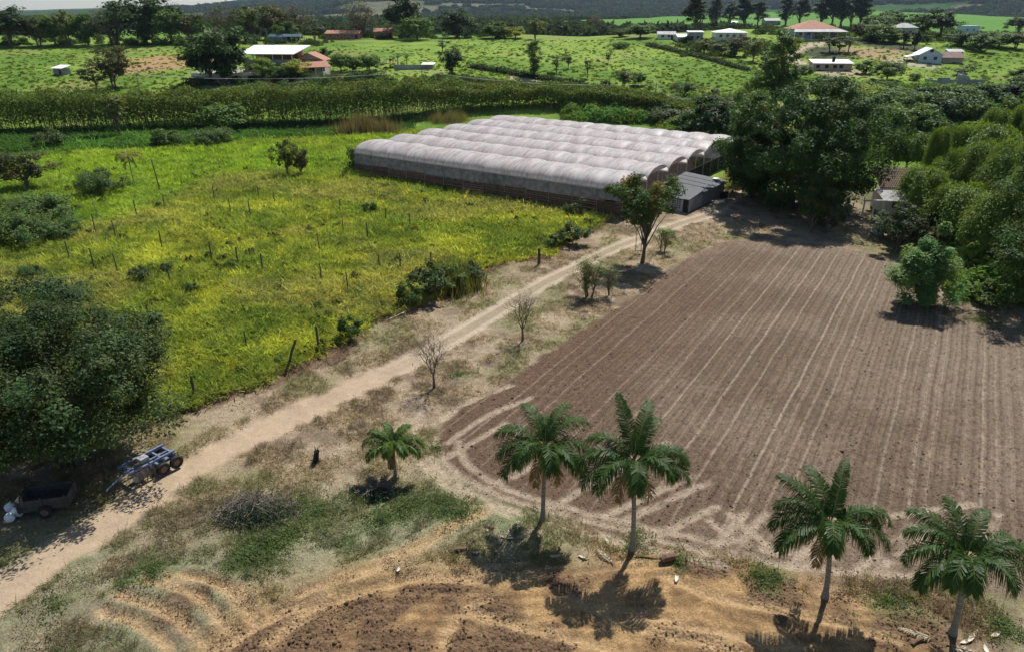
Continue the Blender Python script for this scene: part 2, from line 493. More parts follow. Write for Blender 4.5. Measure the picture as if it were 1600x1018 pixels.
def ground_near(X, Y):
    Z = terrain(X, Y)
    u, v = X / S, Y / S
    n_big = fbm(u * .045, v * .045, 11, 4); n_mid = fbm(u * .22, v * .22, 12, 4); n_sm = fbm(u * 1.1, v * 1.1, 13, 3); n_f = fbm(u * 3.1, v * 3.1, 14, 2)
    wx = X + (fbm(u * .5, v * .5, 21, 4) - .5) * 2.6; wy = Y + (fbm(u * .5, v * .5, 22, 4) - .5) * 2.6
    def mix(a, b, t): return a + (b - a) * np.asarray(t)[..., None]
    C = lambda *c: np.array(c, float)
    col = _far_colour(u, v, n_big, n_mid)
    grass = sstep(128, 140, v) * .6
    rows = np.zeros_like(X); clod = np.zeros_like(X)
    # dry verge everywhere near
    near = 1 - sstep(80, 92, v + np.maximum(0, (u - 30)) * .0)
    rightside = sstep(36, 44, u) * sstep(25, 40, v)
    dry = mix(C(.33, .25, .165), C(.20, .15, .10), sstep(.35, .62, n_sm))
    dry = mix(dry, C(.36, .285, .19), sstep(.55, .7, n_mid) * .7)
    dry = mix(dry, C(.18, .18, .075), sstep(.52, .70, fbm(u * .33, v * .33, 31, 4)) * .6)
    # the rough grey-green lawn in the lower left
    fg = sstep(31, 25, v - .25 * u) * sstep(6, 0, u)
    lawn = mix(C(.185, .19, .11), C(.28, .25, .15), sstep(.35, .65, n_sm * .6 + n_mid * .4))
    lawn = mix(lawn, C(.13, .17, .07), sstep(.55, .7, fbm(u * .5, v * .5, 33, 4)) * .6)
    dry = mix(dry, lawn, fg * sstep(.25, .5, n_mid + .12))
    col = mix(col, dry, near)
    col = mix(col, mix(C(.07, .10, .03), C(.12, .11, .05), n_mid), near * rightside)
    Z = Z + near * .10 * (n_sm - .5) + near * .05 * (n_f - .5)
    # orange soil worked by the machine at the bottom
    dT = sdf(wx, wy, TURNED)
    sandy = sstep(-3.5, 1.0, dT)
    orange = mix(C(.37, .235, .11), C(.25, .155, .075), sstep(.35, .65, n_sm))
    orange = mix(orange, C(.26, .185, .11), sstep(13.5, 16, u))
    col = mix(col, orange, sandy * sstep(.2, .5, n_mid + .5 * sandy))
    n_cl = fbm(rows_u(X, Y) * .9, (X * math.sin(.3) + Y) * .55, 52, 4)
    arc = sdf(X + (n_mid - .5) * .5, Y + (n_mid - .5) * .5, TURNED)
    comb = np.sin(arc * 2 * math.pi / .66 + 2 * n_mid) * sandy * sstep(.3, .55, n_mid + .1)
    Z = Z + .045 * comb
    col = col * (1 + .10 * comb[..., None])
    for p, r in CLODS:
        d = np.hypot((wx - p[0]) * .7, wy - p[1])
        clod = np.maximum(clod, sstep(r * 1.5, r * .35, d + (n_cl - .5) * 3.4 + .3))
    col = mix(col, mix(C(.105, .066, .042), C(.17, .108, .066), n_f), clod * .9)
    Z = Z + clod * (.16 * (fbm(u * 3.5, v * 3.5, 51, 3) - .35))
    # weeds
    for p, r in WEEDS:
        d = np.hypot(wx - p[0], wy - p[1])
        w = sstep(r * 1.5, r * .6, d + (n_sm - .5) * 1.5)
        col = mix(col, mix(C(.09, .14, .04), C(.15, .18, .07), n_sm), w * .42)
        Z = Z + w * .08 * n_sm
    # pasture
    dP = sdf(wx, wy, PAST)
    pm = sstep(-.25, .35, dP)
    pc = mix(C(.32, .335, .05), C(.16, .205, .035), sstep(.38, .60, n_sm * .5 + n_mid * .5))
    pc = mix(pc, C(.27, .25, .085), sstep(.5, .66, fbm(u * .12, v * .12, 32, 4)) * .6)
    lush = sstep(-3, 4, sdf(wx, wy, BAND))
    pc = mix(pc, mix(C(.22, .31, .035), C(.13, .24, .03), n_mid), lush * .75)
    pc = mix(pc, C(.22, .31, .03), sstep(86, 97, v) * (1 - sstep(.52, .6, n_big) * .5) * .7)
    lush2 = sstep(-1, 1, sdf(wx, wy, LUSH))
    pc = mix(pc, mix(C(.07, .17, .03), C(.13, .24, .045), n_mid), lush2)
    col = mix(col, pc, pm)
    Z = Z + pm * (.22 + .28 * (n_sm - .5)  + .25 * (n_mid - .5) + .08 * (n_f - .5))
    Z = Z - 1.0 * np.exp(-(seg_dist(X, Y, DITCH, reach=6) / 1.6) ** 2)
    grass = np.maximum(grass * (1 - near), pm)
    # bare edge under the pasture bank
    bank = np.exp(-((dP + .5) / .55) ** 2) * sstep(.4, .6, n_sm + .08)
    col = mix(col, C(.15, .085, .055), bank * .8 * near)
    # road
    s_v = np.clip(v / 60, 0, 1)
    dR = seg_dist(X + (n_mid - .5) * .5, Y + (n_mid - .5) * .5, ROAD, reach=6)
    wide = 1.18 - .03 * sstep(28, 42, v)
    rm = sstep(wide + .7, wide - .35, dR + (n_sm - .5) * 1.1)
    lower = 1 - sstep(34, 46, v)
    rc = mix(C(.46, .375, .28), C(.44, .325, .22), lower)
    rc = mix(rc, rc * .8, n_sm)
    trk = sstep(.42, .2, np.abs(dR + (n_sm - .5) * .25 - .82))
    centre = (1 - trk) * (1 - lower) * sstep(.95, .6, dR)
    rc = mix(rc, C(.27, .215, .14), centre * .9)
    rm = rm * (1 - (1 - lower) * sstep(1.0, 1.5, dR) * .75)
    col = mix(col, rc, rm * (.95 - .1 * n_f))
    Z = Z - rm * .07 + rm * .03 * centre
    # ploughed field
    dF = sdf(X + (n_mid - .5) * .8, Y + (n_mid - .5) * .8, FIELD)
    fm = sstep(-.3, .4, dF + (n_sm - .5) * .7)
    fc = mix(C(.205, .150, .103), C(.155, .109, .074), sstep(.35, .65, n_mid))
    leftdark = sstep(15, 1.0, dF) * sstep(26, 2, u - (v - 32) * .74) * sstep(62, 44, v)
    fc = mix(fc, C(.125, .077, .05), leftdark * .95)
    fc = mix(fc, C(.30, .24, .175), sstep(20, 30, u) * .35)
    uu = rows_u(X, Y)
    hw = np.sin(uu * 2 * math.pi / (1.25 * S))
    col = mix(col, fc, fm)
    Z = Z + fm * (.035 * hw + .05 * (n_f - .5) - .02)
    tr = np.zeros_like(X)
    for L in TRACKS:
        d = seg_dist(X + (n_sm - .5) * .25, Y, L, reach=2)
        tr = np.maximum(tr, sstep(.42, .12, d) * sstep(.25, .5, n_sm + .12))
    col = mix(col, C(.40, .315, .225), tr * .75)
    Z = Z - tr * .05
    rows = fm * (1 - tr * .8)
    head = np.exp(-((dF - 1.0) / 2.0) ** 2)
    rows = rows * (1 - .65 * head)
    rt = np.zeros_like(X)
    for L in RUTS:
        d = seg_dist(X + (n_sm - .5) * .35, Y + (n_f - .5) * .2, L, reach=2)
        rt = np.maximum(rt, sstep(.5, .15, d) * sstep(.2, .5, n_sm + .1))
        Z = Z + .085 * np.exp(-((d - .55) / .18) ** 2) * (.4 + n_sm) - .09 * np.exp(-(d / .25) ** 2)
    col = mix(col, C(.44, .295, .155), rt * .75)
    clod = np.maximum(clod, fm * .35 * (1 - tr))
    return Z, col, rows, grass, clod, uu, dict(pasture=pm, road=rm, field=fm)

def grow(a, step0, ratio, end, maxstep=1e9):
    out = []; s = step0
    while a < end:
        s = min(s * ratio, maxstep); a += s; out.append(a)
    return out
xp = list(np.arange(0, 46, .17)) ; xp += grow(xp[-1], .17, 1.03, 140, .9); xp += grow(xp[-1], .9, 1.06, 1900)
xm = list(-np.arange(.17, 36, .17)); q = grow(-xm[-1], .17, 1.03, 140, .9); xm += [-a for a in q]; q = grow(-xm[-1], .9, 1.06, 1900); xm += [-a for a in q]
XS = np.array(sorted(xm) + xp)
ys = list(np.arange(19.5, 52, .15)); ys += grow(ys[-1], .15, 1.012, 175, .6); ys += grow(ys[-1], .6, 1.03, 460, 4); ys += grow(ys[-1], 4, 1.06, 2300)
YS = np.array([-60, -20, 0, 8, 13, 16, 18] + ys)
GX, GY = np.meshgrid(XS, YS)
gz, gcol, grows, ggrass, gclod, gu, gmask = ground_data(GX.ravel(), GY.ravel())
V = np.stack([GX.ravel(), GY.ravel(), gz], 1)
nx, ny = len(XS), len(YS)
ii = np.arange(ny - 1)[:, None] * nx + np.arange(nx - 1)[None]
Fq = np.stack([ii, ii + 1, ii + 1 + nx, ii + nx], -1).reshape(-1, 4)
def fmean(a): return a[Fq].mean(1)
kind = np.zeros(len(Fq), int)
kind[fmean(gmask['pasture']) > .5] = 1
kind[fmean(gmask['road']) > .5] = 2
kind[fmean(gmask['field']) > .5] = 3

m, nt, out = newmat('earth_and_turf')
tint = N(nt, 'ShaderNodeAttribute', attribute_name='tint')
msk = N(nt, 'ShaderNodeAttribute', attribute_name='masks')
urow = N(nt, 'ShaderNodeAttribute', attribute_name='row')
sep = N(nt, 'ShaderNodeSeparateColor'); nt.links.new(msk.outputs['Color'], sep.inputs[0])
m_rows, m_grass, m_clod = sep.outputs[0], sep.outputs[1], sep.outputs[2]
geo = N(nt, 'ShaderNodeNewGeometry')
def noise(scale, det=4.0, rough=.6, vec=None):
    n = N(nt, 'ShaderNodeTexNoise', i_Scale=scale, i_Detail=det, i_Roughness=rough)
    nt.links.new(vec or geo.outputs['Position'], n.inputs['Vector']); return n.outputs['Fac']
n_fine = noise(9.0, 5.0, .7); n_clump = noise(2.2, 5.0, .65); n_grit = noise(30.0, 3.0, .7)
fac = math_(nt, 'MULTIPLY', maprange(nt, n_fine, .3, .7, .55, 1.45), maprange(nt, n_clump, .3, .7, .75, 1.25))
fac = math_(nt, 'MULTIPLY', fac, maprange(nt, n_grit, .3, .7, .82, 1.18))
fac = math_(nt, 'ADD', math_(nt, 'MULTIPLY', math_(nt, 'SUBTRACT', fac, 1.0), math_(nt, 'SUBTRACT', 1.0, math_(nt, 'MULTIPLY', m_grass, .62))), 1.0)
vm = N(nt, 'ShaderNodeVectorMath', operation='SCALE'); nt.links.new(tint.outputs['Color'], vm.inputs[0]); nt.links.new(fac, vm.inputs['Scale'])
base = vm.outputs[0]
# pale wheel lines between the drill rows
wob = maprange(nt, noise(.12, 2.0), 0, 1, -.22, .22)
uw = math_(nt, 'ADD', urow.outputs['Fac'], wob)
uc = math_(nt, 'DIVIDE', uw, .86)
fl = math_(nt, 'FLOOR', uc); fr = math_(nt, 'FRACT', uc)
wnz = N(nt, 'ShaderNodeTexWhiteNoise', noise_dimensions='1D'); nt.links.new(fl, wnz.inputs['W'])
wn2 = N(nt, 'ShaderNodeTexWhiteNoise', noise_dimensions='1D'); nt.links.new(math_(nt, 'ADD', fl, 37.3), wn2.inputs['W'])
ctr = maprange(nt, wn2.outputs['Value'], 0, 1, .35, .65)
dist = math_(nt, 'ABSOLUTE', math_(nt, 'SUBTRACT', fr, ctr))
line = maprange(nt, dist, .05, .15, 1, 0, True)
line = math_(nt, 'MULTIPLY', line, maprange(nt, wnz.outputs['Value'], .1, .95, .08, 1.0))
line = math_(nt, 'MULTIPLY', line, maprange(nt, n_clump, .34, .6, .25, 1.0))
line = math_(nt, 'MULTIPLY', line, m_rows)
base = mixc(nt, base, (.41, .33, .24), math_(nt, 'MULTIPLY', line, .66))
# darker combed strips of crumbs
rdark = math_(nt, 'MULTIPLY', maprange(nt, dist, .22, .42, 0, 1, True), m_rows)
rdark = math_(nt, 'MULTIPLY', rdark, maprange(nt, noise(5.0, 4.0, .75), .42, .62, 0, .62))
base = mixc(nt, base, (.10, .072, .05), rdark)
# furrows of the tines, dark and broken
fu = N(nt, 'ShaderNodeMath', operation='SINE'); nt.links.new(math_(nt, 'MULTIPLY', uw, 2 * math.pi / .393), fu.inputs[0])
fu_ = maprange(nt, fu.outputs[0], .1, .95, 0, .62, True)
stretch = N(nt, 'ShaderNodeMapping'); stretch.inputs['Rotation'].default_value = (0, 0, ROWA); stretch.inputs['Scale'].default_value = (2.6, .35, 1)
nt.links.new(geo.outputs['Position'], stretch.inputs[0])
fu_ = math_(nt, 'MULTIPLY', fu_, maprange(nt, noise(1.0, 4.0, .7, stretch.outputs[0]), .38, .6, 0, 1))
base = mixc(nt, base, (.085, .06, .043), math_(nt, 'MULTIPLY', fu_, m_rows))
# bump
comb = N(nt, 'ShaderNodeMath', operation='SINE'); nt.links.new(math_(nt, 'MULTIPLY', uw, 15.99), comb.inputs[0])
vor = N(nt, 'ShaderNodeTexVoronoi', i_Scale=5.5); vor.inputs['Randomness'].default_value = 1
nt.links.new(geo.outputs['Position'], vor.inputs['Vector'])
cl = math_(nt, 'MULTIPLY', math_(nt, 'SUBTRACT', .8, vor.outputs['Distance']), math_(nt, 'ADD', math_(nt, 'MULTIPLY', m_clod, 1.1), .15))
hgt = math_(nt, 'ADD', math_(nt, 'MULTIPLY', n_fine, 1.0), cl)
hgt = math_(nt, 'ADD', hgt, math_(nt, 'MULTIPLY', n_grit, .35))
hgt = math_(nt, 'ADD', hgt, math_(nt, 'MULTIPLY', math_(nt, 'MULTIPLY', comb.outputs[0], m_rows), .35))
hgt = math_(nt, 'MULTIPLY', hgt, math_(nt, 'SUBTRACT', 1.0, math_(nt, 'MULTIPLY', m_grass, .6)))
bmp = N(nt, 'ShaderNodeBump', i_Strength=.85, i_Distance=.11); nt.links.new(hgt, bmp.inputs['Height'])
pr = N(nt, 'ShaderNodeBsdfPrincipled', i_Roughness=.95); pr.inputs['Specular IOR Level'].default_value = .08
nt.links.new(base, pr.inputs['Base Color']); nt.links.new(bmp.outputs[0], pr.inputs['Normal'])
nt.links.new(pr.outputs[0], out.inputs[0])
M_ground = m

for k, nm in enumerate(['ground', 'pasture', 'dirt_road', 'ploughed_field']):
    f = Fq[kind == k]
    used, inv = np.unique(f, return_inverse=True)
    me = mesh_np(nm, V[used], inv.reshape(-1, 4), gcol[used], smooth=True)
    a = me.attributes.new('masks', 'FLOAT_COLOR', 'POINT')
    t = np.ones((len(used), 4), np.float32)
    t[:, 0] = grows[used]; t[:, 1] = gmask['road'][used]; t[:, 2] = gclod[used]
    a.data.foreach_set('color', t.ravel())
    a = me.attributes.new('row', 'FLOAT', 'POINT'); a.data.foreach_set('value', gu[used].astype(np.float32))
    tag(obj(nm, me, M_ground), kind='structure')

def surf(x, y):
    """height of the finished ground"""
    return float(ground_data(np.array([x], float), np.array([y], float))[0][0])

# far hills, several kilometres away
az = np.radians(np.linspace(-58, 58, 420)); rr = np.concatenate([np.linspace(1500, 3600, 50), np.linspace(3700, 9000, 60)]) * S
A, R_ = np.meshgrid(az, rr)
hx, hy = (R_ * np.sin(A)).ravel(), (R_ * np.cos(A)).ravel()
def hill_height(hx, hy):
    th = hx / np.maximum(hy, 1); rd = np.hypot(hx, hy) / S
    env = np.interp(th, [-1.5, -.66, -.41, -.28, -.2, -.02, .1, .4, .7, 1.5], [.10, .10, .26, .60, .95, .9, .8, .95, 1, 1])
    ridge = fbm(hx / 900, hy / 900, 61, 5)
    return (terrain(hx, hy) - 14) + sstep(1600, 3600, rd) * env * (40 + 190 * ridge) * S + sstep(3600, 8000, rd) * env * (150 + 170 * fbm(hx / 2200, hy / 2200, 62, 4)) * S * .55
th = hx / np.maximum(hy, 1)
hz = hill_height(hx, hy)
forest = fbm(hx / 420, hy / 420, 63, 4)
hcol = np.where((forest > .41)[:, None], np.array([.020, .042, .022]), np.where((fbm(hx / 600, hy / 600, 64, 3) > .52)[:, None], np.array([.12, .12, .07]), np.array([.045, .09, .028])))
lowleft = sstep(-.2, -.45, th)[:, None]
hcol = hcol * (1 - lowleft) + np.array([.035, .065, .025]) * lowleft
hcol = hcol * (.75 + .5 * fbm(hx / 60, hy / 60, 65, 3))[:, None]
na = len(az); jj = np.arange(len(rr) - 1)[:, None] * na + np.arange(na - 1)[None]
HF = np.stack([jj, jj + 1, jj + 1 + na, jj + na], -1).reshape(-1, 4)
m, nt, out = newmat('far_hillside')
tint = N(nt, 'ShaderNodeAttribute', attribute_name='tint'); geo = N(nt, 'ShaderNodeNewGeometry')
n1 = noise(.045, 5.0, .7)
vm = N(nt, 'ShaderNodeVectorMath', operation='SCALE'); nt.links.new(tint.outputs['Color'], vm.inputs[0]); nt.links.new(maprange(nt, n1, .3, .7, .6, 1.4), vm.inputs['Scale'])
pr = N(nt, 'ShaderNodeBsdfDiffuse'); nt.links.new(vm.outputs[0], pr.inputs[0]); nt.links.new(pr.outputs[0], out.inputs[0])
tag(obj('hills', mesh_np('hills', np.stack([hx, hy, hz], 1), HF[:, ::-1], hcol, smooth=True), m), kind='structure')
# ------------------------------------------------------------------ buildings and structures
GA = math.radians(-34.1)                                   # direction of the greenhouse and its shed
def local(p, a, u, v, z=0.0):
    return Vector((p[0] + u * math.cos(a) - v * math.sin(a), p[1] + u * math.sin(a) + v * math.cos(a), p[2] + z))

# plastic film of the greenhouse: dusty, translucent, streaked along the arch
m, nt, out = newmat('greenhouse_film')
tc = N(nt, 'ShaderNodeTexCoord'); mp = N(nt, 'ShaderNodeMapping'); nt.links.new(tc.outputs['Object'], mp.inputs[0]); mp.inputs['Scale'].default_value = (1.6, .35, .35)
n1 = N(nt, 'ShaderNodeTexNoise', i_Scale=1.3, i_Detail=7.0, i_Roughness=.7); nt.links.new(mp.outputs[0], n1.inputs['Vector'])
n2 = N(nt, 'ShaderNodeTexNoise', i_Scale=.5, i_Detail=3.0); nt.links.new(tc.outputs['Object'], n2.inputs['Vector'])
fcol = mixc(nt, (.88, .83, .80), (.60, .49, .46), maprange(nt, n1.outputs['Fac'], .36, .60, 0, 1))
fcol = mixc(nt, fcol, (.85, .83, .81), maprange(nt, n2.outputs['Fac'], .5, .7, 0, .6))
pr = N(nt, 'ShaderNodeBsdfPrincipled', i_Roughness=.5); pr.inputs['Specular IOR Level'].default_value = .55
nt.links.new(fcol, pr.inputs['Base Color'])
tr = N(nt, 'ShaderNodeBsdfTranslucent'); nt.links.new(fcol, tr.inputs[0])
ms = N(nt, 'ShaderNodeMixShader'); ms.inputs[0].default_value = .5
nt.links.new(pr.outputs[0], ms.inputs[1]); nt.links.new(tr.outputs[0], ms.inputs[2]); nt.links.new(ms.outputs[0], out.inputs[0])
M_film = m
def netmat(name, col, hole):
    m, nt, out = newmat(name)
    tc = N(nt, 'ShaderNodeTexCoord'); n1 = N(nt, 'ShaderNodeTexNoise', i_Scale=1.4, i_Detail=5.0); nt.links.new(tc.outputs['Object'], n1.inputs['Vector'])
    c = mixc(nt, col, tuple(q * .6 for q in col), maprange(nt, n1.outputs['Fac'], .35, .65, 0, 1))
    d = N(nt, 'ShaderNodeBsdfDiffuse'); nt.links.new(c, d.inputs[0])
    t = N(nt, 'ShaderNodeBsdfTranslucent'); nt.links.new(c, t.inputs[0])
    a = N(nt, 'ShaderNodeMixShader'); a.inputs[0].default_value = .4; nt.links.new(d.outputs[0], a.inputs[1]); nt.links.new(t.outputs[0], a.inputs[2])
    tp = N(nt, 'ShaderNodeBsdfTransparent'); b = N(nt, 'ShaderNodeMixShader'); b.inputs[0].default_value = hole
    nt.links.new(a.outputs[0], b.inputs[1]); nt.links.new(tp.outputs[0], b.inputs[2]); nt.links.new(b.outputs[0], out.inputs[0])
    return m
M_curtain = netmat('grey_curtain_net', (.30, .31, .33), .12)
M_shade = netmat('dark_shade_net', (.07, .07, .065), .12)

def greenhouse():
    p = Vector((-20.80 * S, 94.17 * S, 0))
    w, L, pk, ev, nb, ns = 5.922 * S, 39.05 * S, 4.166 * S, 2.95 * S, 13, 6
    bay = L / nb
    root = empty('greenhouse', p, GA, 'long greenhouse of six arched pinkish white plastic spans beside the pasture', 'greenhouse')
    rg = np.random.default_rng(4)
    rise = pk - ev
    post = MB().tube([(0, 0, -.3), (0, 0, ev)], .06, 6).mesh('post')
    a = np.linspace(0, math.pi, 15)
    hoop = MB().tube([(0, w / 2 - w / 2 * math.cos(q), rise * math.sin(q)) for q in a], .04, 5).mesh('hoop')
    for me in (post, hoop): me.materials.append(M_steel)
    for k in range(ns):
        na, nl = 17, 12
        V = []; phi = np.linspace(0.0, math.pi, na)
        sgrid = np.linspace(0, L, nb * nl + 1)
        amp = rg.uniform(.09, .27, nb); skew = rg.uniform(.7, 1.5, nb); side = rg.uniform(-.5, .5, nb)
        for s_ in sgrid:
            b = min(int(s_ / bay - 1e-6), nb - 1); t = s_ / bay - b
            t = min(max(t, 0), 1) ** skew[b]
            g = amp[b] * math.sin(math.pi * t) ** .8
            for q in phi:
                e = g * math.sin(q) ** .5 * (1 + side[b] * math.cos(q)) + .02 * math.sin(s_ * 9 + 3 * q) * math.sin(q)
                V.append((s_, w / 2 - (w / 2 - .03 + e) * math.cos(q) + k * w, ev + .05 + (rise + e) * math.sin(q)))
        V = np.array(V); n = len(sgrid)
        jj = np.arange(n - 1)[:, None] * na + np.arange(na - 1)[None]
        F = np.stack([jj, jj + na, jj + na + 1, jj + 1], -1).reshape(-1, 4)
        obj('plastic_roof', mesh_np('plastic_roof', V, F, smooth=True), M_film, root)
        for b in range(nb + 1):
            o = link(bpy.data.objects.new('hoop', hoop), root); o.location = (b * bay, k * w, ev)
        # gable lunettes: thin film hanging from the arch, lower edge cut straight
        for s_, drop in ((L + .03, .42), (-.03, .1)):
            mb = MB(); pts = [(w / 2 - (w / 2 - .05) * math.cos(q), ev + (rise - .03) * math.sin(q)) for q in phi]
            pts = [(y, z) for y, z in pts if z > ev + rise * drop]
            V = [(s_, y + k * w, z) for y, z in pts] + [(s_ + .02, y + k * w, z) for y, z in pts]
            nn = len(pts)
            mb.add(V, [tuple(range(nn)), tuple(range(2 * nn - 1, nn - 1, -1))] + [(i, (i + 1) % nn, (i + 1) % nn + nn, i + nn) for i in range(nn)])
            mb.build('gable_film', M_film, root)
        MB().tube([(L, k * w + w / 2, 0), (L, k * w + w / 2, pk)], .05, 6).build('post', M_steel, root)
        MB().tube([(0, k * w + w / 2, 0), (0, k * w + w / 2, pk)], .05, 6).build('post', M_steel, root)
        MB().box(L + .01, L + .04, k * w + .06, (k + 1) * w - .06, .05, 2.45).build('net_wall', M_shade, root)
        MB().box(-.04, -.01, k * w + .06, (k + 1) * w - .06, .05, ev - .1).build('net_wall', M_curtain, root)
        MB().tube([(L + .05, k * w, 2.5), (L + .05, (k + 1) * w, 2.5)], .045, 6).build('rail', M_greywood, root)
    for k in range(ns + 1):
        MB().box(-.05, L + .05, k * w - .11, k * w + .11, ev - .09, ev + .05).build('gutter', M_steel, root)
        for b in range(nb + 1):
            if k in (0, ns) or b % 3 == 0 or b == nb:
                o = link(bpy.data.objects.new('post', post), root); o.location = (b * bay, k * w, 0)
    MB().box(.1, L - .1, .1, ns * w - .1, .1, .62).build('soil_floor', plain('greenhouse_soil', (.055, .042, .032), .95, .3, 3), root)
    plank = None
    ztop = 1.95
    for b in range(nb):
        x0, x1 = b * bay + .03, (b + 1) * bay - .03
        # hanging curtain with a slack lower hem
        zb = ztop + rg.uniform(-.15, .35) - (.0 if b < 7 else -.35)
        mb = MB(); V = []; F = []
        for i, x in enumerate(np.linspace(x0, x1, 9)):
            for j, z in enumerate(np.linspace(zb - .10 * math.sin(i / 8 * math.pi) * rg.uniform(0, 1), ev - .1, 5)):
                V.append((x, -.10 - .05 * math.sin(i * 2.1 + j) - .04 * j % .05, z))
        for i in range(8):
            for j in range(4):
                q = i * 5 + j; F.append((q, q + 5, q + 6, q + 1))
        mb.add(V, F).build('side_curtain', M_curtain, root)
        mb = MB().box(x0, x1, ns * w + .08, ns * w + .1, .3, ev - .1).build('side_curtain', M_curtain, root)
        for i in range(7):
            if rg.random() < .05: continue
            if plank is None:
                plank = MB().box(0, bay - .1, -.02, .02, -.12, .12).mesh('plank'); plank.materials.append(M_plank)
            o = link(bpy.data.objects.new('plank', plank), root)
            o.location = (x0 + .02, rg.uniform(-.09, -.07), .22 + i * .30 + rg.uniform(-.03, .03))
            o.rotation_euler = (0, rg.uniform(-.012, .012), 0)
            o.scale = (1, 1, rg.uniform(.8, 1.1))
    return root
greenhouse()

# ---- the dark shed in front of the greenhouse gable
def corrugated(mb, p0, p1, p2, p3, nw, amp, t=.02):
    """sheet p0-p1 (eave) to p3-p2 (top) with nw waves across p0-p1"""
    p0, p1, p2, p3 = map(np.array, (p0, p1, p2, p3))
    n = nw * 4
    V = []
    for i in range(n + 1):
        f = i / n; off = amp * math.cos(i / 4 * 2 * math.pi)
        a = p0 + (p1 - p0) * f; b = p3 + (p2 - p3) * f
        for q in (a, b):
            V.append((q[0], q[1], q[2] + off)); V.append((q[0], q[1], q[2] + off - t))
    F = []
    for i in range(n):
        k = i * 4
        F += [(k, k + 4, k + 6, k + 2), (k + 1, k + 3, k + 7, k + 5), (k, k + 1, k + 5, k + 4), (k + 2, k + 6, k + 7, k + 3)]
    F += [(0, 2, 3, 1), (n * 4, n * 4 + 1, n * 4 + 3, n * 4 + 2)]
    mb.add(V, F)

b1 = at(1091, 321, 0); b0 = at(1074.5, 333, 0); b2 = at(1130, 305, 0)
SA = math.atan2(b2[1] - b0[1], b2[0] - b0[0]) - math.pi / 2     # local y runs along the long side
sh = empty('shed', b0, SA, 'low dark roofed farm shed with a lean-to, beside the greenhouse gable', 'shed')
def shl(p):
    d = p - b0; c, s_ = math.cos(-SA), math.sin(-SA); return d[0] * c - d[1] * s_, d[0] * s_ + d[1] * c
l1, l2 = shl(b1), shl(b2)
y1, y2 = l1[1], l2[1]; W = 5.2 * S
hF = topz(b1, 298.5); hB = hF + .55
MB().box(-.12, 0, y1, y2, 0, hF).build('side_wall', M_sheetwall, sh)
MB().box(-W, -.125, y1, y1 + .12, 0, hF - .3).build('front_wall', M_sheetwall, sh)
MB().box(-W, -.125, y2 - .12, y2, 0, hF).build('back_wall', M_sheetwall, sh)
MB().box(-W - .1, -W, y1, y2, 0, hB).build('far_wall', M_sheetwall, sh)
for i in range(4):
    x_ = -W - .25; ya = y1 - .4 + (y2 - y1 + .7) * i / 4; yb = y1 - .4 + (y2 - y1 + .7) * (i + 1) / 4 + .08
    mb = MB(); corrugated(mb, (.3, ya, hF + .02 + .012 * i), (.3, yb, hF + .02 + .012 * i), (x_, yb, hB + .02 + .012 * i), (x_, ya, hB + .02 + .012 * i), 6, .03)
    mb.build('roof_sheet', M_darkroof, sh)
for i in range(1, 5):
    yy = y1 + (y2 - y1) * i / 5.2
    MB().box(.002, .03, yy, yy + .09, 0, hF - .04).build('batten', M_greywood, sh)
MB().box(-1.6, -.6, y2 - 1.2, y2 - .3, hB - .18, hB - .1).build('roof_patch', M_whiteroof, sh)
hL = topz(b0, 312)
LW = 3.2 * S
M_shedshade = plain('shaded_shed_wall', (.36, .36, .38), .9, .2, 2, dirt=(.2, .19, .18))  # shade on the lean-to walls put into this bluish grey, with dirt patches
MB().box(-.1, 0, .12, y1 - .002, 0, hL + .1).build('side_wall', M_shedshade, sh)
MB().box(-LW, -.85, 0, .12, 0, hL).build('front_wall', M_shedshade, sh)
dr = MB().box(-.84, -.02, .03, .09, 0, hL - .15).build('door', M_dark, sh)
MB().box(-.14, -.10, .0, .03, .8, .95).build('handle', M_steel, dr)
for r_ in range(5):                                  # hollow block screen: small square openings
    for c_ in range(4):
        MB().box(-2.5 + c_ * .36, -2.3 + c_ * .36, -.01, .02, .45 + r_ * .3, .63 + r_ * .3).build('vent_hole', M_dark, sh)
mb = MB(); corrugated(mb, (.2, -.25, hL + .03), (-LW - .1, -.25, hL + .03), (-LW - .1, y1 - .01, hL + .5), (.2, y1 - .01, hL + .5), 12, .025)
mb.build('roof_sheet', M_darkroof, sh)

# ---- generic house pieces (local x right, y away from the viewer)
def window(par, x, z, w, h, y=0.0, frame=M_whitewall, glass=M_glass, axis='y'):
    t = .08
    f = MB()
    for bx in ((x - w / 2 - t, x - w / 2, z - t, z + h + t), (x + w / 2, x + w / 2 + t, z - t, z + h + t), (x - w / 2, x + w / 2, z + h, z + h + t), (x - w / 2, x + w / 2, z - t, z)):
        if axis == 'y': f.box(bx[0], bx[1], y - .06, y - .003, bx[2], bx[3])
        else: f.box(y + .003, y + .06, bx[0], bx[1], bx[2], bx[3])
    wo_ = f.build('window', frame, par)
    g = MB()
    if axis == 'y': g.box(x - w / 2, x + w / 2, y - .03, y - .003, z, z + h)
    else: g.box(y + .003, y + .03, x - w / 2, x + w / 2, z, z + h)
    g.build('pane', glass, wo_)
    return wo_

def walls(par, x0, x1, y0, y1, h, mat, t=.18, z0=-.6):
    MB().box(x0, x1, y0, y0 + t, z0, h).build('wall', mat, par)
    MB().box(x0, x1, y1 - t, y1, z0, h).build('wall', mat, par)
    MB().box(x0, x0 + t, y0 + t + .002, y1 - t - .002, z0, h).build('wall', mat, par)
    MB().box(x1 - t, x1, y0 + t + .002, y1 - t - .002, z0, h).build('wall', mat, par)

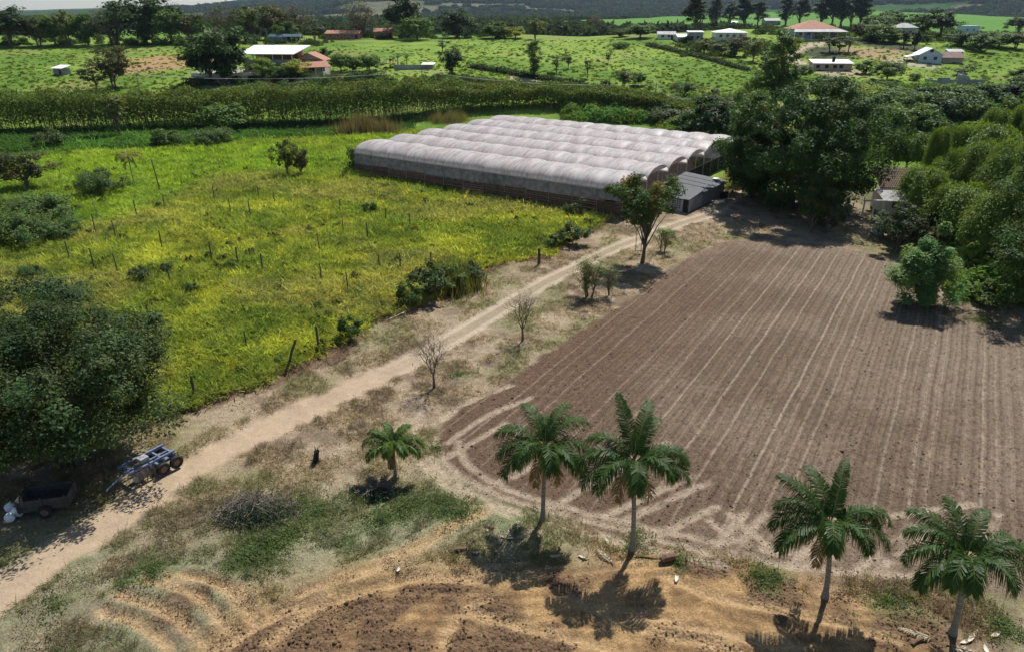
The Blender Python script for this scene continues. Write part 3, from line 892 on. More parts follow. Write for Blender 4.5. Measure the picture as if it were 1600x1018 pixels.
def gable_roof(par, x0, x1, y0, y1, h, rise, mat, over=.5, axis='x', t=.12):
    """ridge along axis"""
    if axis == 'x':
        ym = (y0 + y1) / 2
        for s_, ye in ((-1, y0 - over), (1, y1 + over)):
            MB().slab([(x0 - over, ye, h - rise * over / ((y1 - y0) / 2)), (x1 + over, ye, h - rise * over / ((y1 - y0) / 2)), (x1 + over, ym + s_ * .003, h + rise), (x0 - over, ym + s_ * .003, h + rise)][::-s_], t).build('roof_slope', mat, par)
    else:
        xm = (x0 + x1) / 2
        for s_, xe in ((-1, x0 - over), (1, x1 + over)):
            MB().slab([(xe, y0 - over, h - rise * over / ((x1 - x0) / 2)), (xm + s_ * .003, y0 - over, h + rise), (xm + s_ * .003, y1 + over, h + rise), (xe, y1 + over, h - rise * over / ((x1 - x0) / 2))][::-s_], t).build('roof_slope', mat, par)

def gable_end(par, a0, a1, c, h, rise, mat, axis='x', t=.16):
    """triangular wall top; axis x: lies at y=c spanning x a0..a1"""
    am = (a0 + a1) / 2
    if axis == 'x': MB().prism([(a0, h), (a1, h), (am, h + rise - .06)], c, c + t).build('gable_wall', mat, par)
    else:
        mb = MB(); V = [(c, a0, h), (c, a1, h), (c, am, h + rise - .06), (c + t, a0, h), (c + t, a1, h), (c + t, am, h + rise - .06)]
        mb.add(V, [(0, 2, 1), (3, 4, 5), (0, 1, 4, 3), (1, 2, 5, 4), (2, 0, 3, 5)]).build('gable_wall', mat, par)

def hip_roof(par, x0, x1, y0, y1, h, rise, mat, over=.6):
    x0 -= over; x1 += over; y0 -= over; y1 += over
    d = min(y1 - y0, x1 - x0) / 2; ym = (y0 + y1) / 2
    a, b = (x0 + d, ym, h + rise), (x1 - d, ym, h + rise)
    A, B_, C_, D_ = (x0, y0, h), (x1, y0, h), (x1, y1, h), (x0, y1, h)
    for f in ((A, B_, b, a), (C_, D_, a, b)):
        MB().slab(f, .1).build('roof_slope', mat, par)
    for f in ((B_, C_, b), (D_, A, a)):
        lo = [(p[0], p[1], p[2] - .1) for p in f]
        MB().add(list(f) + lo, [(0, 1, 2), (5, 4, 3), (0, 3, 4, 1), (1, 4, 5, 2), (2, 5, 3, 0)]).build('roof_slope', mat, par)

def house_at(px, py, name, label, cat, rot=0.0):
    p = at(px, py)
    return empty(name, p, math.radians(rot), label, cat), mpp(p)

# white-roofed farmhouse with an open upper storey and a tiled wing
hs, q = house_at(424, 116, 'farmhouse', 'big farmhouse with white sloping roof, open upper floor and red tiled wing', 'house', -6)
w0, w1 = -42 * q, 38 * q; dp = 9.0
MB().box(w0, w1, 0, dp, -1, 2.9).build('ground_floor', M_pinkwall, hs)
MB().box(w0 - .1, w1 + .1, -.3, dp + .1, 2.905, 3.15).build('floor_slab', M_concrete, hs)
MB().box(w0, w1, -.2, -.05, 3.155, 4.3).build('parapet', M_concrete, hs)
MB().box(w1 - .15, w1, -.045, dp, 3.155, 4.3).build('parapet', M_concrete, hs)
MB().box(w0, w1, dp - .2, dp, 3.155, 7.4).build('back_wall', M_brick, hs)
MB().box(w1 - .14, w1 - .01, dp * .45, dp - .21, 4.305, 6.6).build('side_wall', M_brick, hs)
for i in range(6):
    x = w0 + .2 + (w1 - w0 - .6) * i / 5
    MB().box(x, x + .25, -.19, .05, 4.305, 5.9).build('column', M_whitewall, hs)
    if i < 5: window(hs, x + 1.6, 1.0, 1.3, 1.2, 0)
MB().slab([(w0 - .8, -1.2, 5.95), (w1 + .8, -1.2, 5.95), (w1 + 2.6, dp + .5, 8.1), (w0 - .2, dp + .5, 8.1)], .18).build('white_roof', M_whiteroof, hs)
# tiled wing to the right, two hips
wl, wr = 34 * q, 92 * q
MB().box(wl + 2, wr - 2, 1.2, 8.0, -1, 2.5).build('wing_wall', M_creamwall, hs)
for i in range(5):
    x = wl + 1 + (wr - wl - 2) * i / 4
    MB().box(x, x + .22, -2.2, -1.98, -1, 2.3).build('porch_post', M_whitewall, hs)
for i in range(3): window(hs, wl + 4 + i * 2.8, .9, 1.2, 1.2, 1.2)
MB().slab([(wl - 2.2, -2.8, 1.9), (wr + 2.0, -2.8, 2.5), (wr - 2.0, 4.6, 4.0), (wl + .6, 4.6, 4.1)], .14).build('tiled_roof', M_tile, hs)
MB().slab([(wl - .4, 4.0, 4.05), (wl + 4.0, 4.0, 6.1), (wl + 4.4, 10, 6.3), (wl - .2, 10, 4.2)], .14).build('tiled_roof', M_tile, hs)
MB().slab([(wl + 4.006, 4.0, 6.1), (wr - 2.4, 4.0, 3.85), (wr - 2.0, 10, 4.0), (wl + 4.406, 10, 6.3)], .14).build('tiled_roof', M_tile, hs)
MB().prism([(wl + .2, 3.9), (wr - 3.2, 3.9), (wl + 4.0, 5.95)], 4.65, 4.8).build('gable_wall', M_pinkwall, hs)
# white perimeter wall in front of it
pw = at(300, 122); pe = at(410, 121)
w_ = empty('garden_wall', pw, math.atan2(pe[1] - pw[1], pe[0] - pw[0]), 'low white wall along the yard in front of the farmhouse', 'wall')
L_ = (pe - pw).length
for i in range(6): MB().box(L_ * i / 6 + .02, L_ * (i + 1) / 6 - .02, 0, .2, -1.5, 1.3).build('panel', M_whitewall, w_)
for i in range(7): MB().box(L_ * i / 6 - .14, L_ * i / 6 + .14, -.06, .26, -1.5, 1.5).build('pillar', M_whitewall, w_)

# yard fence right of the farmhouse
f0, f1 = at(478, 127), at(600, 117)
fe = empty('yard_fence', f0, math.atan2(f1[1] - f0[1], f1[0] - f0[0]), 'thin post and rail fence beside the red tiled wing', 'fence')
L_ = math.hypot(f1[0] - f0[0], f1[1] - f0[1]); dz = (f1[2] - f0[2])
for i in range(13): MB().tube([(L_ * i / 12, 0, dz * i / 12 - .5), (L_ * i / 12, 0, dz * i / 12 + 2.0)], .09, 5).build('post', M_greywood, fe)
for zz in (.7, 1.3, 1.85): MB().tube([(0, -.12, zz), (L_, -.12, dz + zz)], .04, 4).build('rail', M_greywood, fe)

# small huts
def hut(px, py, wpx, hpx, name, label, cat, wall, roof, rot=0, kind='gable', depth=None, win=1, rise=None, axis='x', doors=1, zoff=0):
    r, q = house_at(px, py, name, label, cat, rot)
    w, h = wpx * q, hpx * q
    d = depth or w * .7
    walls(r, -w / 2, w / 2, 0, d, h, wall)
    rs = rise or h * .45
    if kind == 'gable':
        gable_roof(r, -w / 2, w / 2, 0, d, h, rs, roof, .45, axis)
        if axis == 'x':
            for c in (-w / 2, w / 2 - .16): gable_end(r, 0, d, c, h, rs, wall, 'y')
        else:
            for c in (0, d - .16): gable_end(r, -w / 2, w / 2, c, h, rs, wall, 'x')
    elif kind == 'hip': hip_roof(r, -w / 2, w / 2, 0, d, h, rs, roof)
    elif kind == 'shed': MB().slab([(-w / 2 - .4, -.5, h + .1), (w / 2 + .4, -.5, h + .1), (w / 2 + .4, d + .4, h + rs), (-w / 2 - .4, d + .4, h + rs)], .1).build('roof', roof, r)
    for i in range(win):
        window(r, -w / 2 + w * (i + .7) / (win + .6), h * .42, min(1.2, w / (win + 1) * .6), min(1.1, h * .35), 0)
    for i in range(doors):
        dx = w * .5 - 1.2 - i * 2
        MB().box(dx - .45, dx + .45, -.05, -.003, -.2, min(2.1, h * .8)).build('door', M_dark, r)
    return r, q, w, d, h

hut(92, 118, 20, 10, 'tin_shack', 'tiny grey shack with pale roof alone on the far left slope', 'hut', M_sheetwall, M_whiteroof, -20, 'shed', win=0)
hut(535, 62, 52, 9, 'brown_barn', 'long low open barn with dull red roof on the crest left of the dark tree', 'barn', M_brick, M_tile, -3, 'gable', depth=9, win=4)
hut(600, 60, 28, 10, 'red_roof_hut', 'small red roofed hut in front of the dark round tree', 'hut', M_brick, M_tile, 8, 'gable', win=1)
hut(1041, 62, 26, 8, 'grey_roof_cottage', 'leftmost of the village houses, low with pale blue grey roof', 'house', M_whitewall, M_greyroof, -8, 'gable', win=2)
hut(1074, 66, 30, 8, 'white_roof_cottage', 'low cottage with white roof between two village houses', 'house', M_whitewall, M_whiteroof, 6, 'gable', win=2)
hut(1086, 68, 22, 16, 'flat_white_house', 'taller narrow village house with flat white roof', 'house', M_concrete, M_whiteroof, -3, 'shed', win=2, rise=.5)
hut(1142, 64, 46, 12, 'white_hip_house', 'white walled house with white hipped roof in the village', 'house', M_whitewall, M_whiteroof, -6, 'hip', depth=12, win=4)
hut(1207, 40, 24, 7, 'roofed_hut', 'small grey roofed hut at the foot of the tall eucalyptus', 'hut', M_concrete, M_greyroof, 0, 'gable', win=1)
hut(1146, 41, 12, 5, 'tiny_white_hut', 'tiny white hut left of the tall eucalyptus trees', 'hut', M_whitewall, M_whiteroof, 0, 'gable', win=1)
r, q, w, d, h = hut(1275, 62, 66, 15, 'villa', 'wide villa with faded red roof and pale verandah before the dark eucalyptus block', 'house', M_bluewall, M_tile, -3, 'hip', depth=15, win=5, rise=3.2)
MB().slab([(-w / 2 - 2, -4.5, h - .9), (w / 2 + 2.2, -4.5, h - .9), (w / 2 + .6, -.62, h - .05), (-w / 2 - .6, -.62, h - .05)], .12).build('verandah_roof', M_greyroof, r)
for i in range(7): MB().box(-w / 2 - 1.5 + (w + 3) * i / 6 - .1, -w / 2 - 1.5 + (w + 3) * i / 6 + .1, -4.2, -4.0, -1, h - 1.0).build('column', M_whitewall, r)
MB().box(-w / 2 - 9, w / 2 + 3, -9, -8.8, -3, 0.4).build('terrace_wall', M_greywood, r)
r, q, w, d, h = hut(1416, 60, 30, 15, 'grey_house', 'grey house with a steep grey roof among the trees', 'house', M_concrete, M_greyroof, 10, 'hip', win=2)
hut(1516, 54, 26, 12, 'blue_house', 'pale blue flat roofed house near the right edge', 'house', M_bluewall, M_bluewall, 0, 'shed', win=2, rise=.2)
hut(1585, 66, 34, 7, 'far_shed', 'low grey shed partly cut by the right edge, on the far slope', 'shed', M_concrete, M_greyroof, 0, 'shed', win=0)
# long low shed with small windows
r, q = house_at(1300, 111, 'long_shed', 'long low brick shed with white roof and four dark windows by the track', 'shed', -7)
w = 58 * q; h = 11 * q
walls(r, -w / 2, w / 2, 0, 6, h, M_pinkwall)
MB().slab([(-w / 2 - .3, -.6, h + .05), (w / 2 + .3, -.6, h + .05), (w / 2 + .3, 6.4, h + .9), (-w / 2 - .3, 6.4, h + .9)], .12).build('roof', M_whiteroof, r)
for x in (-.38, -.15, .06, .22):
    MB().box(w * x - .55, w * x + .55, -.04, -.003, h * .35, h * .78).build('window', M_dark, r)
MB().box(w * .02, w * .02 + .8, 2, 2.8, h + .5, h + 2.0).build('water_tank', M_dark, r)
# white gabled house with side sheds
r, q = house_at(1452, 99, 'gabled_house', 'white gabled house with blue shaded front wall and small side sheds', 'house', -16)
w = 32 * q; h = 13 * q
walls(r, -w / 2, w / 2, 0, 9, h, M_bluewall)  # white walls coloured blue to stand for the shade on the front
gable_roof(r, -w / 2, w / 2, 0, 9, h, 9 * q, M_whiteroof, .5, 'y')
for c in (0, 8.84): gable_end(r, -w / 2, w / 2, c, h, 9 * q, M_bluewall)
MB().box(-.5, .5, -.05, -.003, h + .6, h + 1.4).build('window', M_dark, r)
window(r, -1.6, h * .35, 1.1, 1.1, 0); window(r, 1.5, h * .35, 1.1, 1.1, 0)
MB().slab([(-w / 2 - 4, -.5, h - .9), (-w / 2 - .55, -.5, h - .15), (-w / 2 - .55, 5, h - .15), (-w / 2 - 4, 5, h - .9)], .1).build('side_roof', M_whiteroof, r)
for yy in (-.2, 4.6): MB().box(-w / 2 - 3.7, -w / 2 - 3.5, yy, yy + .2, -1.5, h - 1.02).build('post', M_greywood, r)
MB().box(w / 2 + .7, w / 2 + 7, 2.5, 8, -1, h - 1.2).build('side_wall', M_pinkwall, r)
MB().slab([(w / 2 + .6, 1.8, h - 1.1), (w / 2 + 7.6, 1.8, h - 1.1), (w / 2 + 7.6, 9, h + .5), (w / 2 + .6, 9, h + .5)], .1).build('side_roof', M_oldtile, r)
hut(1492, 90, 20, 8, 'side_hut', 'small brown walled hut with pale roof right of the gabled house', 'hut', M_brick, M_greyroof, -10, 'shed', win=0)
# ruined walls
r, q = house_at(1500, 133, 'ruined_building', 'roofless grey concrete walls in the green slope near the right edge', 'ruin', 4)
for x0_, x1_, hh in ((-38, -18, 11), (-17.5, -6, 8), (-5.5, 12, 13), (12.5, 40, 8)):
    MB().box(x0_ * q, x1_ * q, 0, .3, -1, hh * q).build('wall', M_concrete, r)
for x_ in (-38, -6, 12): MB().box(x_ * q, x_ * q + .3, .305, 6, -1, 7 * q).build('wall', M_concrete, r)
MB().box(2 * q, 9 * q, 1, 2.6, 8 * q, 15 * q).build('water_tank', M_bluewall, r)
# low stable by the banana plants
r, q = house_at(648, 109, 'low_stable', 'low grey wall and flat roofed stable by banana plants', 'shed', -2)
MB().box(-32 * q, 14 * q, 0, .25, -.8, 7 * q).build('wall', M_concrete, r)
MB().box(14.2 * q, 28 * q, .1, 5, -.8, 7 * q).build('hut_wall', M_concrete, r)
MB().slab([(10 * q, -.6, 7.6 * q), (30 * q, -.6, 7.6 * q), (30 * q, 5.4, 9 * q), (10 * q, 5.4, 9 * q)], .1).build('roof', M_whiteroof, r)
# greenhouse frame behind the farmhouse
r, q = house_at(443, 68, 'blue_net_frame', 'bluish net covered frame behind the white roofed farmhouse', 'frame', -4)
for i in range(8):
    x = (-24 + 52 * i / 7) * q
    MB().tube([(x, 0, -.5), (x, 0, 2.6), (x, 2.5, 3.6), (x, 5, 2.6), (x, 5, -.5)], .07, 5).build('hoop', M_steel, r)
MB().box(-24 * q, 4 * q, -.04, -.01, 0, 2.5).build('net', netmat('blue_net', (.25, .36, .42), .3), r)
MB().slab([(-24 * q, -.05, 2.7), (28 * q, -.05, 2.7), (28 * q, 2.5, 3.7), (-24 * q, 2.5, 3.7)], .02).build('net', MATS['blue_net'], r)

# ---- tile-roofed house half hidden under the big tree
cp = at(1400, 338, 0); q = mpp(cp)
r = empty('tiled_cottage', cp, math.radians(-4), 'old brown tiled cottage half hidden under the big dark tree', 'house')
MB().box(-16 * q, 46 * q, .6, 5.5, 0, 2.5).build('wall', M_whitewall, r)
# upper slope: single rows of tiles
nrow, ncol = 9, 20
tw = (58 * q) / ncol; ln = .52
tile = MB()
for k in range(5):
    a0 = math.pi * k / 4
arc = [(-tw * .5 * math.cos(math.pi * k / 4), .09 * math.sin(math.pi * k / 4)) for k in range(5)]
V_ = [(x, 0, z) for x, z in arc] + [(x * .85, ln * 1.15, z * .85 - .02) for x, z in arc]
tile.add(V_, [(k, k + 1, k + 6, k + 5) for k in range(4)] + [(0, 5, 9, 4)])
tme = tile.mesh('roof_tile', True); tme.materials.append(M_oldtile)
rf = MB().slab([(-20 * q, 2.6, 3.35), (42 * q, 2.6, 3.35), (42 * q, 2.6 + nrow * ln * .86, 3.35 + nrow * ln * .42), (-20 * q, 2.6 + nrow * ln * .86, 3.35 + nrow * ln * .42)], .1).build('roof_slope', M_oldtile, r)
rgt = np.random.default_rng(3)
for i in range(nrow):
    for j in range(ncol):
        o = link(bpy.data.objects.new('roof_tile', tme), rf)
        o.location = (-19 * q + (j + .5) * tw, 2.55 + i * ln * .88 + rgt.uniform(-.03, .03), 3.36 + i * ln * .43); o.rotation_euler = (math.radians(26), 0, rgt.uniform(-.05, .05))
mb = MB(); corrugated(mb, (-28 * q, -.9, 2.35), (50 * q, -.9, 2.35), (50 * q, 2.7, 3.2), (-28 * q, 2.7, 3.2), 26, .05)
mb.build('porch_roof', M_greyroof, r)
for x in (-55, -40, -26, 10, 48): MB().box(x * q - .08, x * q + .08, -.8, -.64, 0, 2.2).build('porch_post', M_whitewall, r)
MB().box(-57 * q, -24 * q, -.85, -.6, 2.205, 2.4).build('porch_beam', M_whitewall, r)
window(r, 0, 1.0, 1.2, 1.0, .6); MB().box(2.2, 3.0, .55, .597, 0, 2.0).build('door', M_dark, r)
cw = at(1490, 338, 0)
MB().box(-2.2, 2.8, -.1, .1, 0, 1.5).box(-2.25, 2.85, -.14, .14, 1.502, 1.6).build('block_wall', plain('block_wall_paint', (.30, .29, .27), .9, .2, 2), None)
o = bpy.data.objects['block_wall']; o.location = cw; o.rotation_euler = (0, 0, math.radians(-6)); tag(o, 'short grey block wall between the cottage and the bamboo', 'wall')
tp = at(1372, 365, 0)
MB().tube([(0, 0, 0), (0, 0, .1), (0, 0, 1.15), (0, 0, 1.3), (0, 0, 1.42)], [.62, .66, .8, .8, .5], 16).build('water_tank', M_bluewall, None, True)
o = bpy.data.objects['water_tank.002'] if 'water_tank.002' in bpy.data.objects else bpy.data.objects['water_tank']
o.location = tp; tag(o, 'pale blue water tank in the shade before the tiled cottage', 'tank')
# ------------------------------------------------------------------ plants
def leaf_arrays(P, Nrm, size, rg, aspect=.5, tint=None, droop=0.0, dirs=None):
    """diamond leaves at P with normals Nrm; returns V, F, tint"""
    n = len(P)
    Nrm = Nrm / (np.linalg.norm(Nrm, axis=1)[:, None] + 1e-9)
    rv = rg.normal(size=(n, 3)) if dirs is None else dirs + rg.normal(size=(n, 3)) * .35
    rv[:, 2] -= droop
    a = rv - (rv * Nrm).sum(1)[:, None] * Nrm
    a /= np.linalg.norm(a, axis=1)[:, None] + 1e-9
    b = np.cross(Nrm, a)
    s = (size * rg.uniform(.6, 1.35, n))[:, None]
    V = np.empty((n, 4, 3))
    V[:, 0] = P - a * s * .5
    V[:, 1] = P + b * s * aspect * .5 - a * s * .05
    V[:, 2] = P + a * s * .5 - Nrm * s * .12
    V[:, 3] = P - b * s * aspect * .5 - a * s * .05
    F = np.arange(n * 4).reshape(n, 4)
    T = np.repeat(tint, 4, axis=0)
    return V.reshape(-1, 3), F, T

def hue(rg, n, tint, var=.18, yel=.12):
    t = np.array(tint, float)[None] * rg.uniform(1 - var, 1 + var, (n, 1))
    y = rg.normal(0, yel, n)
    t[:, 0] *= 1 + y; t[:, 2] *= 1 - .5 * y
    return np.clip(t, 0, 1)

def tree_meshes(seed, H, R, base, nclump, nleaf, leaf, clump_r, tint, trunk_r, flat=.75, shell=.45, limbs=None, stems=1, yel=.12, var=.2,
                shape='round', wob=.3, aspect=.5, up=.6, droop=.1, twigs=0, accent=None):
    rg = np.random.default_rng(seed)
    c = rg.normal(size=(nclump, 3)); c /= np.linalg.norm(c, axis=1)[:, None]
    c *= rg.uniform(.0, 1, (nclump, 1)) ** shell
    hz = (H - base) / 2
    zc = c[:, 2]
    if shape == 'column':
        c[:, :2] *= (1 - .35 * np.abs(zc))[:, None]
    elif shape == 'cone':
        c[:, :2] *= np.clip(.75 - .5 * zc, .15, 1.2)[:, None]
    elif shape == 'umbrella':
        zc = np.where(zc < -.2, -.2 + (zc + .2) * .3, zc)
    elif shape == 'dome':
        zc = np.where(zc < 0, zc * .9, zc); c[:, :2] *= np.where(zc < -.3, .92, 1)[:, None]
    # lumps and bays in the outline
    ang = np.arctan2(c[:, 1], c[:, 0])
    lump = 1 + wob * (np.sin(ang * 2 + rg.uniform(0, 6)) * .4 + np.sin(ang * 3 + zc * 3 + rg.uniform(0, 6)) * .5)
    C_ = np.stack([c[:, 0] * R * lump, c[:, 1] * R * lump, base + hz + zc * hz * .94], 1)
    ctint = hue(rg, nclump, tint, var, yel)
    if accent is not None:
        k = rg.random(nclump) < .22; ctint[k] = hue(rg, int(k.sum()), accent, var, yel)
    w = rg.uniform(.5, 1.5, nclump); w /= w.sum()
    idx = rg.choice(nclump, nleaf, p=w)
    rad = clump_r * rg.uniform(.6, 1.35, nclump)[idx]
    d = rg.normal(size=(nleaf, 3)); d /= np.linalg.norm(d, axis=1)[:, None]
    rr_ = rg.uniform(0, 1, nleaf) ** .5
    off = d * (rad * rr_)[:, None]; off[:, 2] *= flat
    P = C_[idx] + off
    lowp = P[:, 2] < .15; P[lowp, 2] = rg.uniform(.15, 1.6, int(lowp.sum()))
    out_ = P - np.array([0, 0, base + hz * .6]); out_ /= np.linalg.norm(out_, axis=1)[:, None] + 1e-9
    Nr = d * .45 + out_ * .35 + np.array([0, 0, up]) + rg.normal(size=(nleaf, 3)) * .42
    T = ctint[idx] * rg.uniform(.75, 1.3, (nleaf, 1))
    V, F, T = leaf_arrays(P, Nr, leaf, rg, aspect, T, droop)
    crown = mesh_np('crown', V, F, T)
    crown.materials.append(M_leaf)
    mb = MB()
    lm = limbs if limbs is not None else min(nclump, 26)
    order = rg.permutation(nclump)[:lm]
    sts = []
    for s_ in range(stems):
        a = rg.uniform(0, 6.28); rs = 0 if stems == 1 else trunk_r * 1.6
        b0_ = np.array([math.cos(a) * rs, math.sin(a) * rs, -.4])
        top = np.array([rg.normal() * .08 * R + math.cos(a) * R * (.3 if stems > 1 else 0), rg.normal() * .08 * R + math.sin(a) * R * (.3 if stems > 1 else 0), base + (H - base) * .55])
        pts = [b0_ + (top - b0_) * t + np.array([math.sin(t * 5 + a) * .04 * H * t * (1 - t) * 2, math.cos(t * 4 + a) * .04 * H * t * (1 - t) * 2, 0]) for t in np.linspace(0, 1, 6)]
        rads = trunk_r / (1 if stems == 1 else stems ** .4) * np.array([1.45, 1.0, .85, .7, .5, .22])
        mb.tube(pts, rads, 7); sts.append((pts, rads))
    for k in order:
        pts, rads = sts[rg.integers(len(sts))]
        e = C_[k]
        t = np.clip((e[2] * rg.uniform(.25, .6)) / pts[-1][2], .18, .9) * 5
        i = min(int(t), 4); s0 = pts[i] + (pts[i + 1] - pts[i]) * (t - i)
        mid = s0 + (e - s0) * .5 + np.array([0, 0, .10 * np.linalg.norm(e - s0)])
        r0 = rads[i] * .5
        mb.tube([s0, s0 * .6 + mid * .4, mid, e], [r0, r0 * .75, r0 * .5, r0 * .12], 5, cap=False)
        for q_ in range(twigs):
            dd = rg.normal(size=3) * clump_r * .9; dd[2] = abs(dd[2])
            s1 = mid + (e - mid) * rg.uniform(.1, .9)
            mb.tube([s1, s1 + dd * .5 + rg.normal(size=3) * .05, s1 + dd], [r0 * .28, r0 * .2, r0 * .06], 3, cap=False)
    trunk = mb.mesh('trunk', True)
    return trunk, crown

def place(name, loc, meshes, label, cat='tree', scale=(1, 1, 1), rz=0.0, group=None, bark=None, parts=('trunk', 'crown')):
    r = empty(name, loc, rz, label, cat, group)
    r.scale = scale
    for nm, me in zip(parts, meshes):
        if me is None: continue
        if not me.materials: me.materials.append(bark or M_bark)
        link(bpy.data.objects.new(nm, me), r)
    return r

DKG = (.046, .086, .022); MDG = (.08, .15, .03); OLV = (.125, .155, .04); LTG = (.17, .27, .04); YLG = (.27, .31, .035); GRY = (.085, .105, .06)

# ---- the big dark tree behind the field
place('big_tree', Vector((31.5 * S, 76.5 * S, 0)), tree_meshes(11, 14.4 * S, 8.9 * S, -2.2, 300, 72000, .46, 1.55, (.05, .098, .022), .55, stems=5, shell=.33, shape='dome', wob=.22, limbs=40, aspect=.42, var=.3, up=.45, droop=.5),
      'huge dark green dense tree casting shade on the far end of the ploughed field')
place('big_tree', Vector((28.6 * S, 81.5 * S, 0)), tree_meshes(12, 9.6 * S, 3.8 * S, -1.2, 110, 24000, .42, 1.3, (.045, .095, .02), .35, stems=3, shell=.35, shape='dome', aspect=.42, var=.3),
      'dark lower tree filling the left side of the huge dark tree')
place('hanging_tree', Vector((29.6 * S, 67.5 * S, 0)), tree_meshes(13, 6.6 * S, 1.5 * S, .6, 40, 6000, .4, .8, (.085, .12, .03), .16, shell=.5, shape='column', droop=1.2), 'slim yellowish tree hanging at the front of the huge dark tree')
# ---- dark tree at the left over the carts
place('shade_tree', Vector((-21.1 * S, 28.7 * S, 0)), tree_meshes(21, 7.9 * S, 5.1 * S, .5 * S, 230, 60000, .24, 1.15, (.062, .095, .032), .32, stems=4, shell=.36, shape='dome', wob=.25, limbs=60, aspect=.45, var=.3, yel=.1, up=.5),
      'large dark leafy tree shading the carts at the left edge')
place('shade_tree', Vector((-26.5 * S, 33.5 * S, 0)), tree_meshes(22, 7.6 * S, 4.6 * S, 1.2 * S, 120, 26000, .25, 1.1, (.048, .08, .032), .28, stems=3, shell=.38, shape='dome', aspect=.45, var=.3),
      'dark leafy tree behind the large shade tree, cut by the left edge')

# ---- the tree on the verge and its small neighbours
pt = at(1003, 411, 0); hh = topz(pt, 273)
place('verge_tree', pt, tree_meshes(31, hh, 3.1 * S, hh * .48, 54, 12500, .30, .95, (.060, .105, .026), .20, stems=1, shell=.55, limbs=34, wob=.3, accent=(.20, .17, .035), var=.28, up=.5, aspect=.5), 'bare stemmed tree with round green and yellowing crown beside the dirt road')
pt = at(920, 464, 0); place('verge_tree', pt, tree_meshes(32, topz(pt, 388), 1.55 * S, .5 * S, 40, 4600, .13, .55, (.16, .20, .05), .13, stems=3, shell=.5, limbs=40, twigs=5, var=.25), 'feathery pale green small tree left of the round crowned tree')
pt = at(1035, 392, 0); place('verge_tree', pt, tree_meshes(33, topz(pt, 348), 1.35 * S, .5 * S, 30, 2800, .13, .5, (.17, .22, .055), .09, stems=2, shell=.55, limbs=30, twigs=4), 'thin pale green sapling right of the round crowned tree')
pt = at(952, 462, 0); place('verge_shrub', pt, tree_meshes(34, topz(pt, 408), 1.0 * S, .4 * S, 24, 1800, .12, .5, (.15, .17, .07), .08, stems=3, shell=.55, limbs=24, twigs=4), 'wispy greyish shrub leaning out right of the pale feathery tree', 'shrub')
def bare(seed, H, R, n=60):
    rg = np.random.default_rng(seed); mb = MB()
    def br(p, d, L, r, lev):
        q = p + d * L * .5 + rg.normal(size=3) * L * .06; e = p + d * L
        mb.tube([p, q, e], [r, r * .8, r * .55], 5 if lev < 2 else 3, cap=False)
        if lev >= 5: return
        for k in range(3 if lev < 3 else 2 + (rg.random() < .4)):
            nd = d + rg.normal(size=3) * .42; nd[2] += .12; nd /= np.linalg.norm(nd)
            br(p + d * L * rg.uniform(.55, 1.0), nd, L * rg.uniform(.62, .85), r * .55, lev + 1)
    for k in range(4):
        a = k * 1.57 + rg.uniform(0, 1); d = np.array([math.cos(a) * .4, math.sin(a) * .4, 1]); d /= np.linalg.norm(d)
        br(np.array([0, 0, H * .22]), d, H * .26, .055, 0)
    mb.tube([(0, 0, -.3), (.03, 0, H * .12), (0, 0, H * .25)], [.12, .09, .08], 7)
    P = rg.normal(size=(900, 3)) * np.array([R * .5, R * .5, H * .2]) + np.array([0, 0, H * .62])
    V, F, T = leaf_arrays(P, rg.normal(size=(900, 3)), .09, rg, .5, hue(rg, 900, (.17, .18, .06)))
    cr = mesh_np('crown', V, F, T); cr.materials.append(M_leaf)
    t = mb.mesh('trunk', True); t.materials.append(M_twig)
    return t, cr
pt = at(678, 606, 0); place('bare_tree', pt, bare(41, topz(pt, 512), 1.3 * S), 'nearly leafless small tree on the verge between road and field')
pt = at(816, 533, 0); place('bare_tree', pt, bare(42, topz(pt, 450), 1.2 * S), 'dark stemmed leafless small tree farther along the dirt road verge')

# ---- feathery shrub tree right of the field
pt = at(1440, 478, 0)
place('feathery_tree', pt, tree_meshes(51, topz(pt, 346), 2.6 * S, -1.0, 64, 17000, .5, .85, (.15, .26, .075), .14, stems=7, shell=.62, limbs=40, wob=.35, shape='column', flat=1.15, aspect=.2, up=.9, droop=-.4, var=.25), 'feathery bright green shrub tree standing on the right of the field')
pt = at(1402, 392, 0); place('straggly_tree', pt, tree_meshes(52, topz(pt, 318), 2.4 * S, .8, 46, 7000, .26, .7, (.07, .10, .04), .11, stems=2, shell=.6, limbs=34, twigs=4), 'straggly grey branched tree before the tiled cottage')
pt = at(1470, 380, 0); place('straggly_tree', pt, tree_meshes(53, topz(pt, 330), 2.0 * S, .6, 36, 5200, .28, .8, (.06, .11, .03), .11, stems=2, shell=.55, limbs=20), 'leafy dark shrub tree right of the tiled cottage')
# ---- right edge trees
place('edge_tree', Vector((38.0 * S, 46.0 * S, 0)), tree_meshes(55, 8.8 * S, 4.3 * S, .6, 130, 30000, .30, 1.2, (.07, .12, .03), .32, stems=3, shell=.38, shape='dome', aspect=.4, droop=.8, var=.3), 'dark leafy tree cut by the right edge beside the field')
place('edge_tree', Vector((42.5 * S, 54.5 * S, 0)), tree_meshes(56, 12.5 * S, 5.2 * S, .6, 130, 30000, .32, 1.3, (.07, .12, .03), .32, stems=3, shell=.38, shape='dome', aspect=.4, droop=.8, var=.3), 'taller dark tree rising behind the right edge tree')

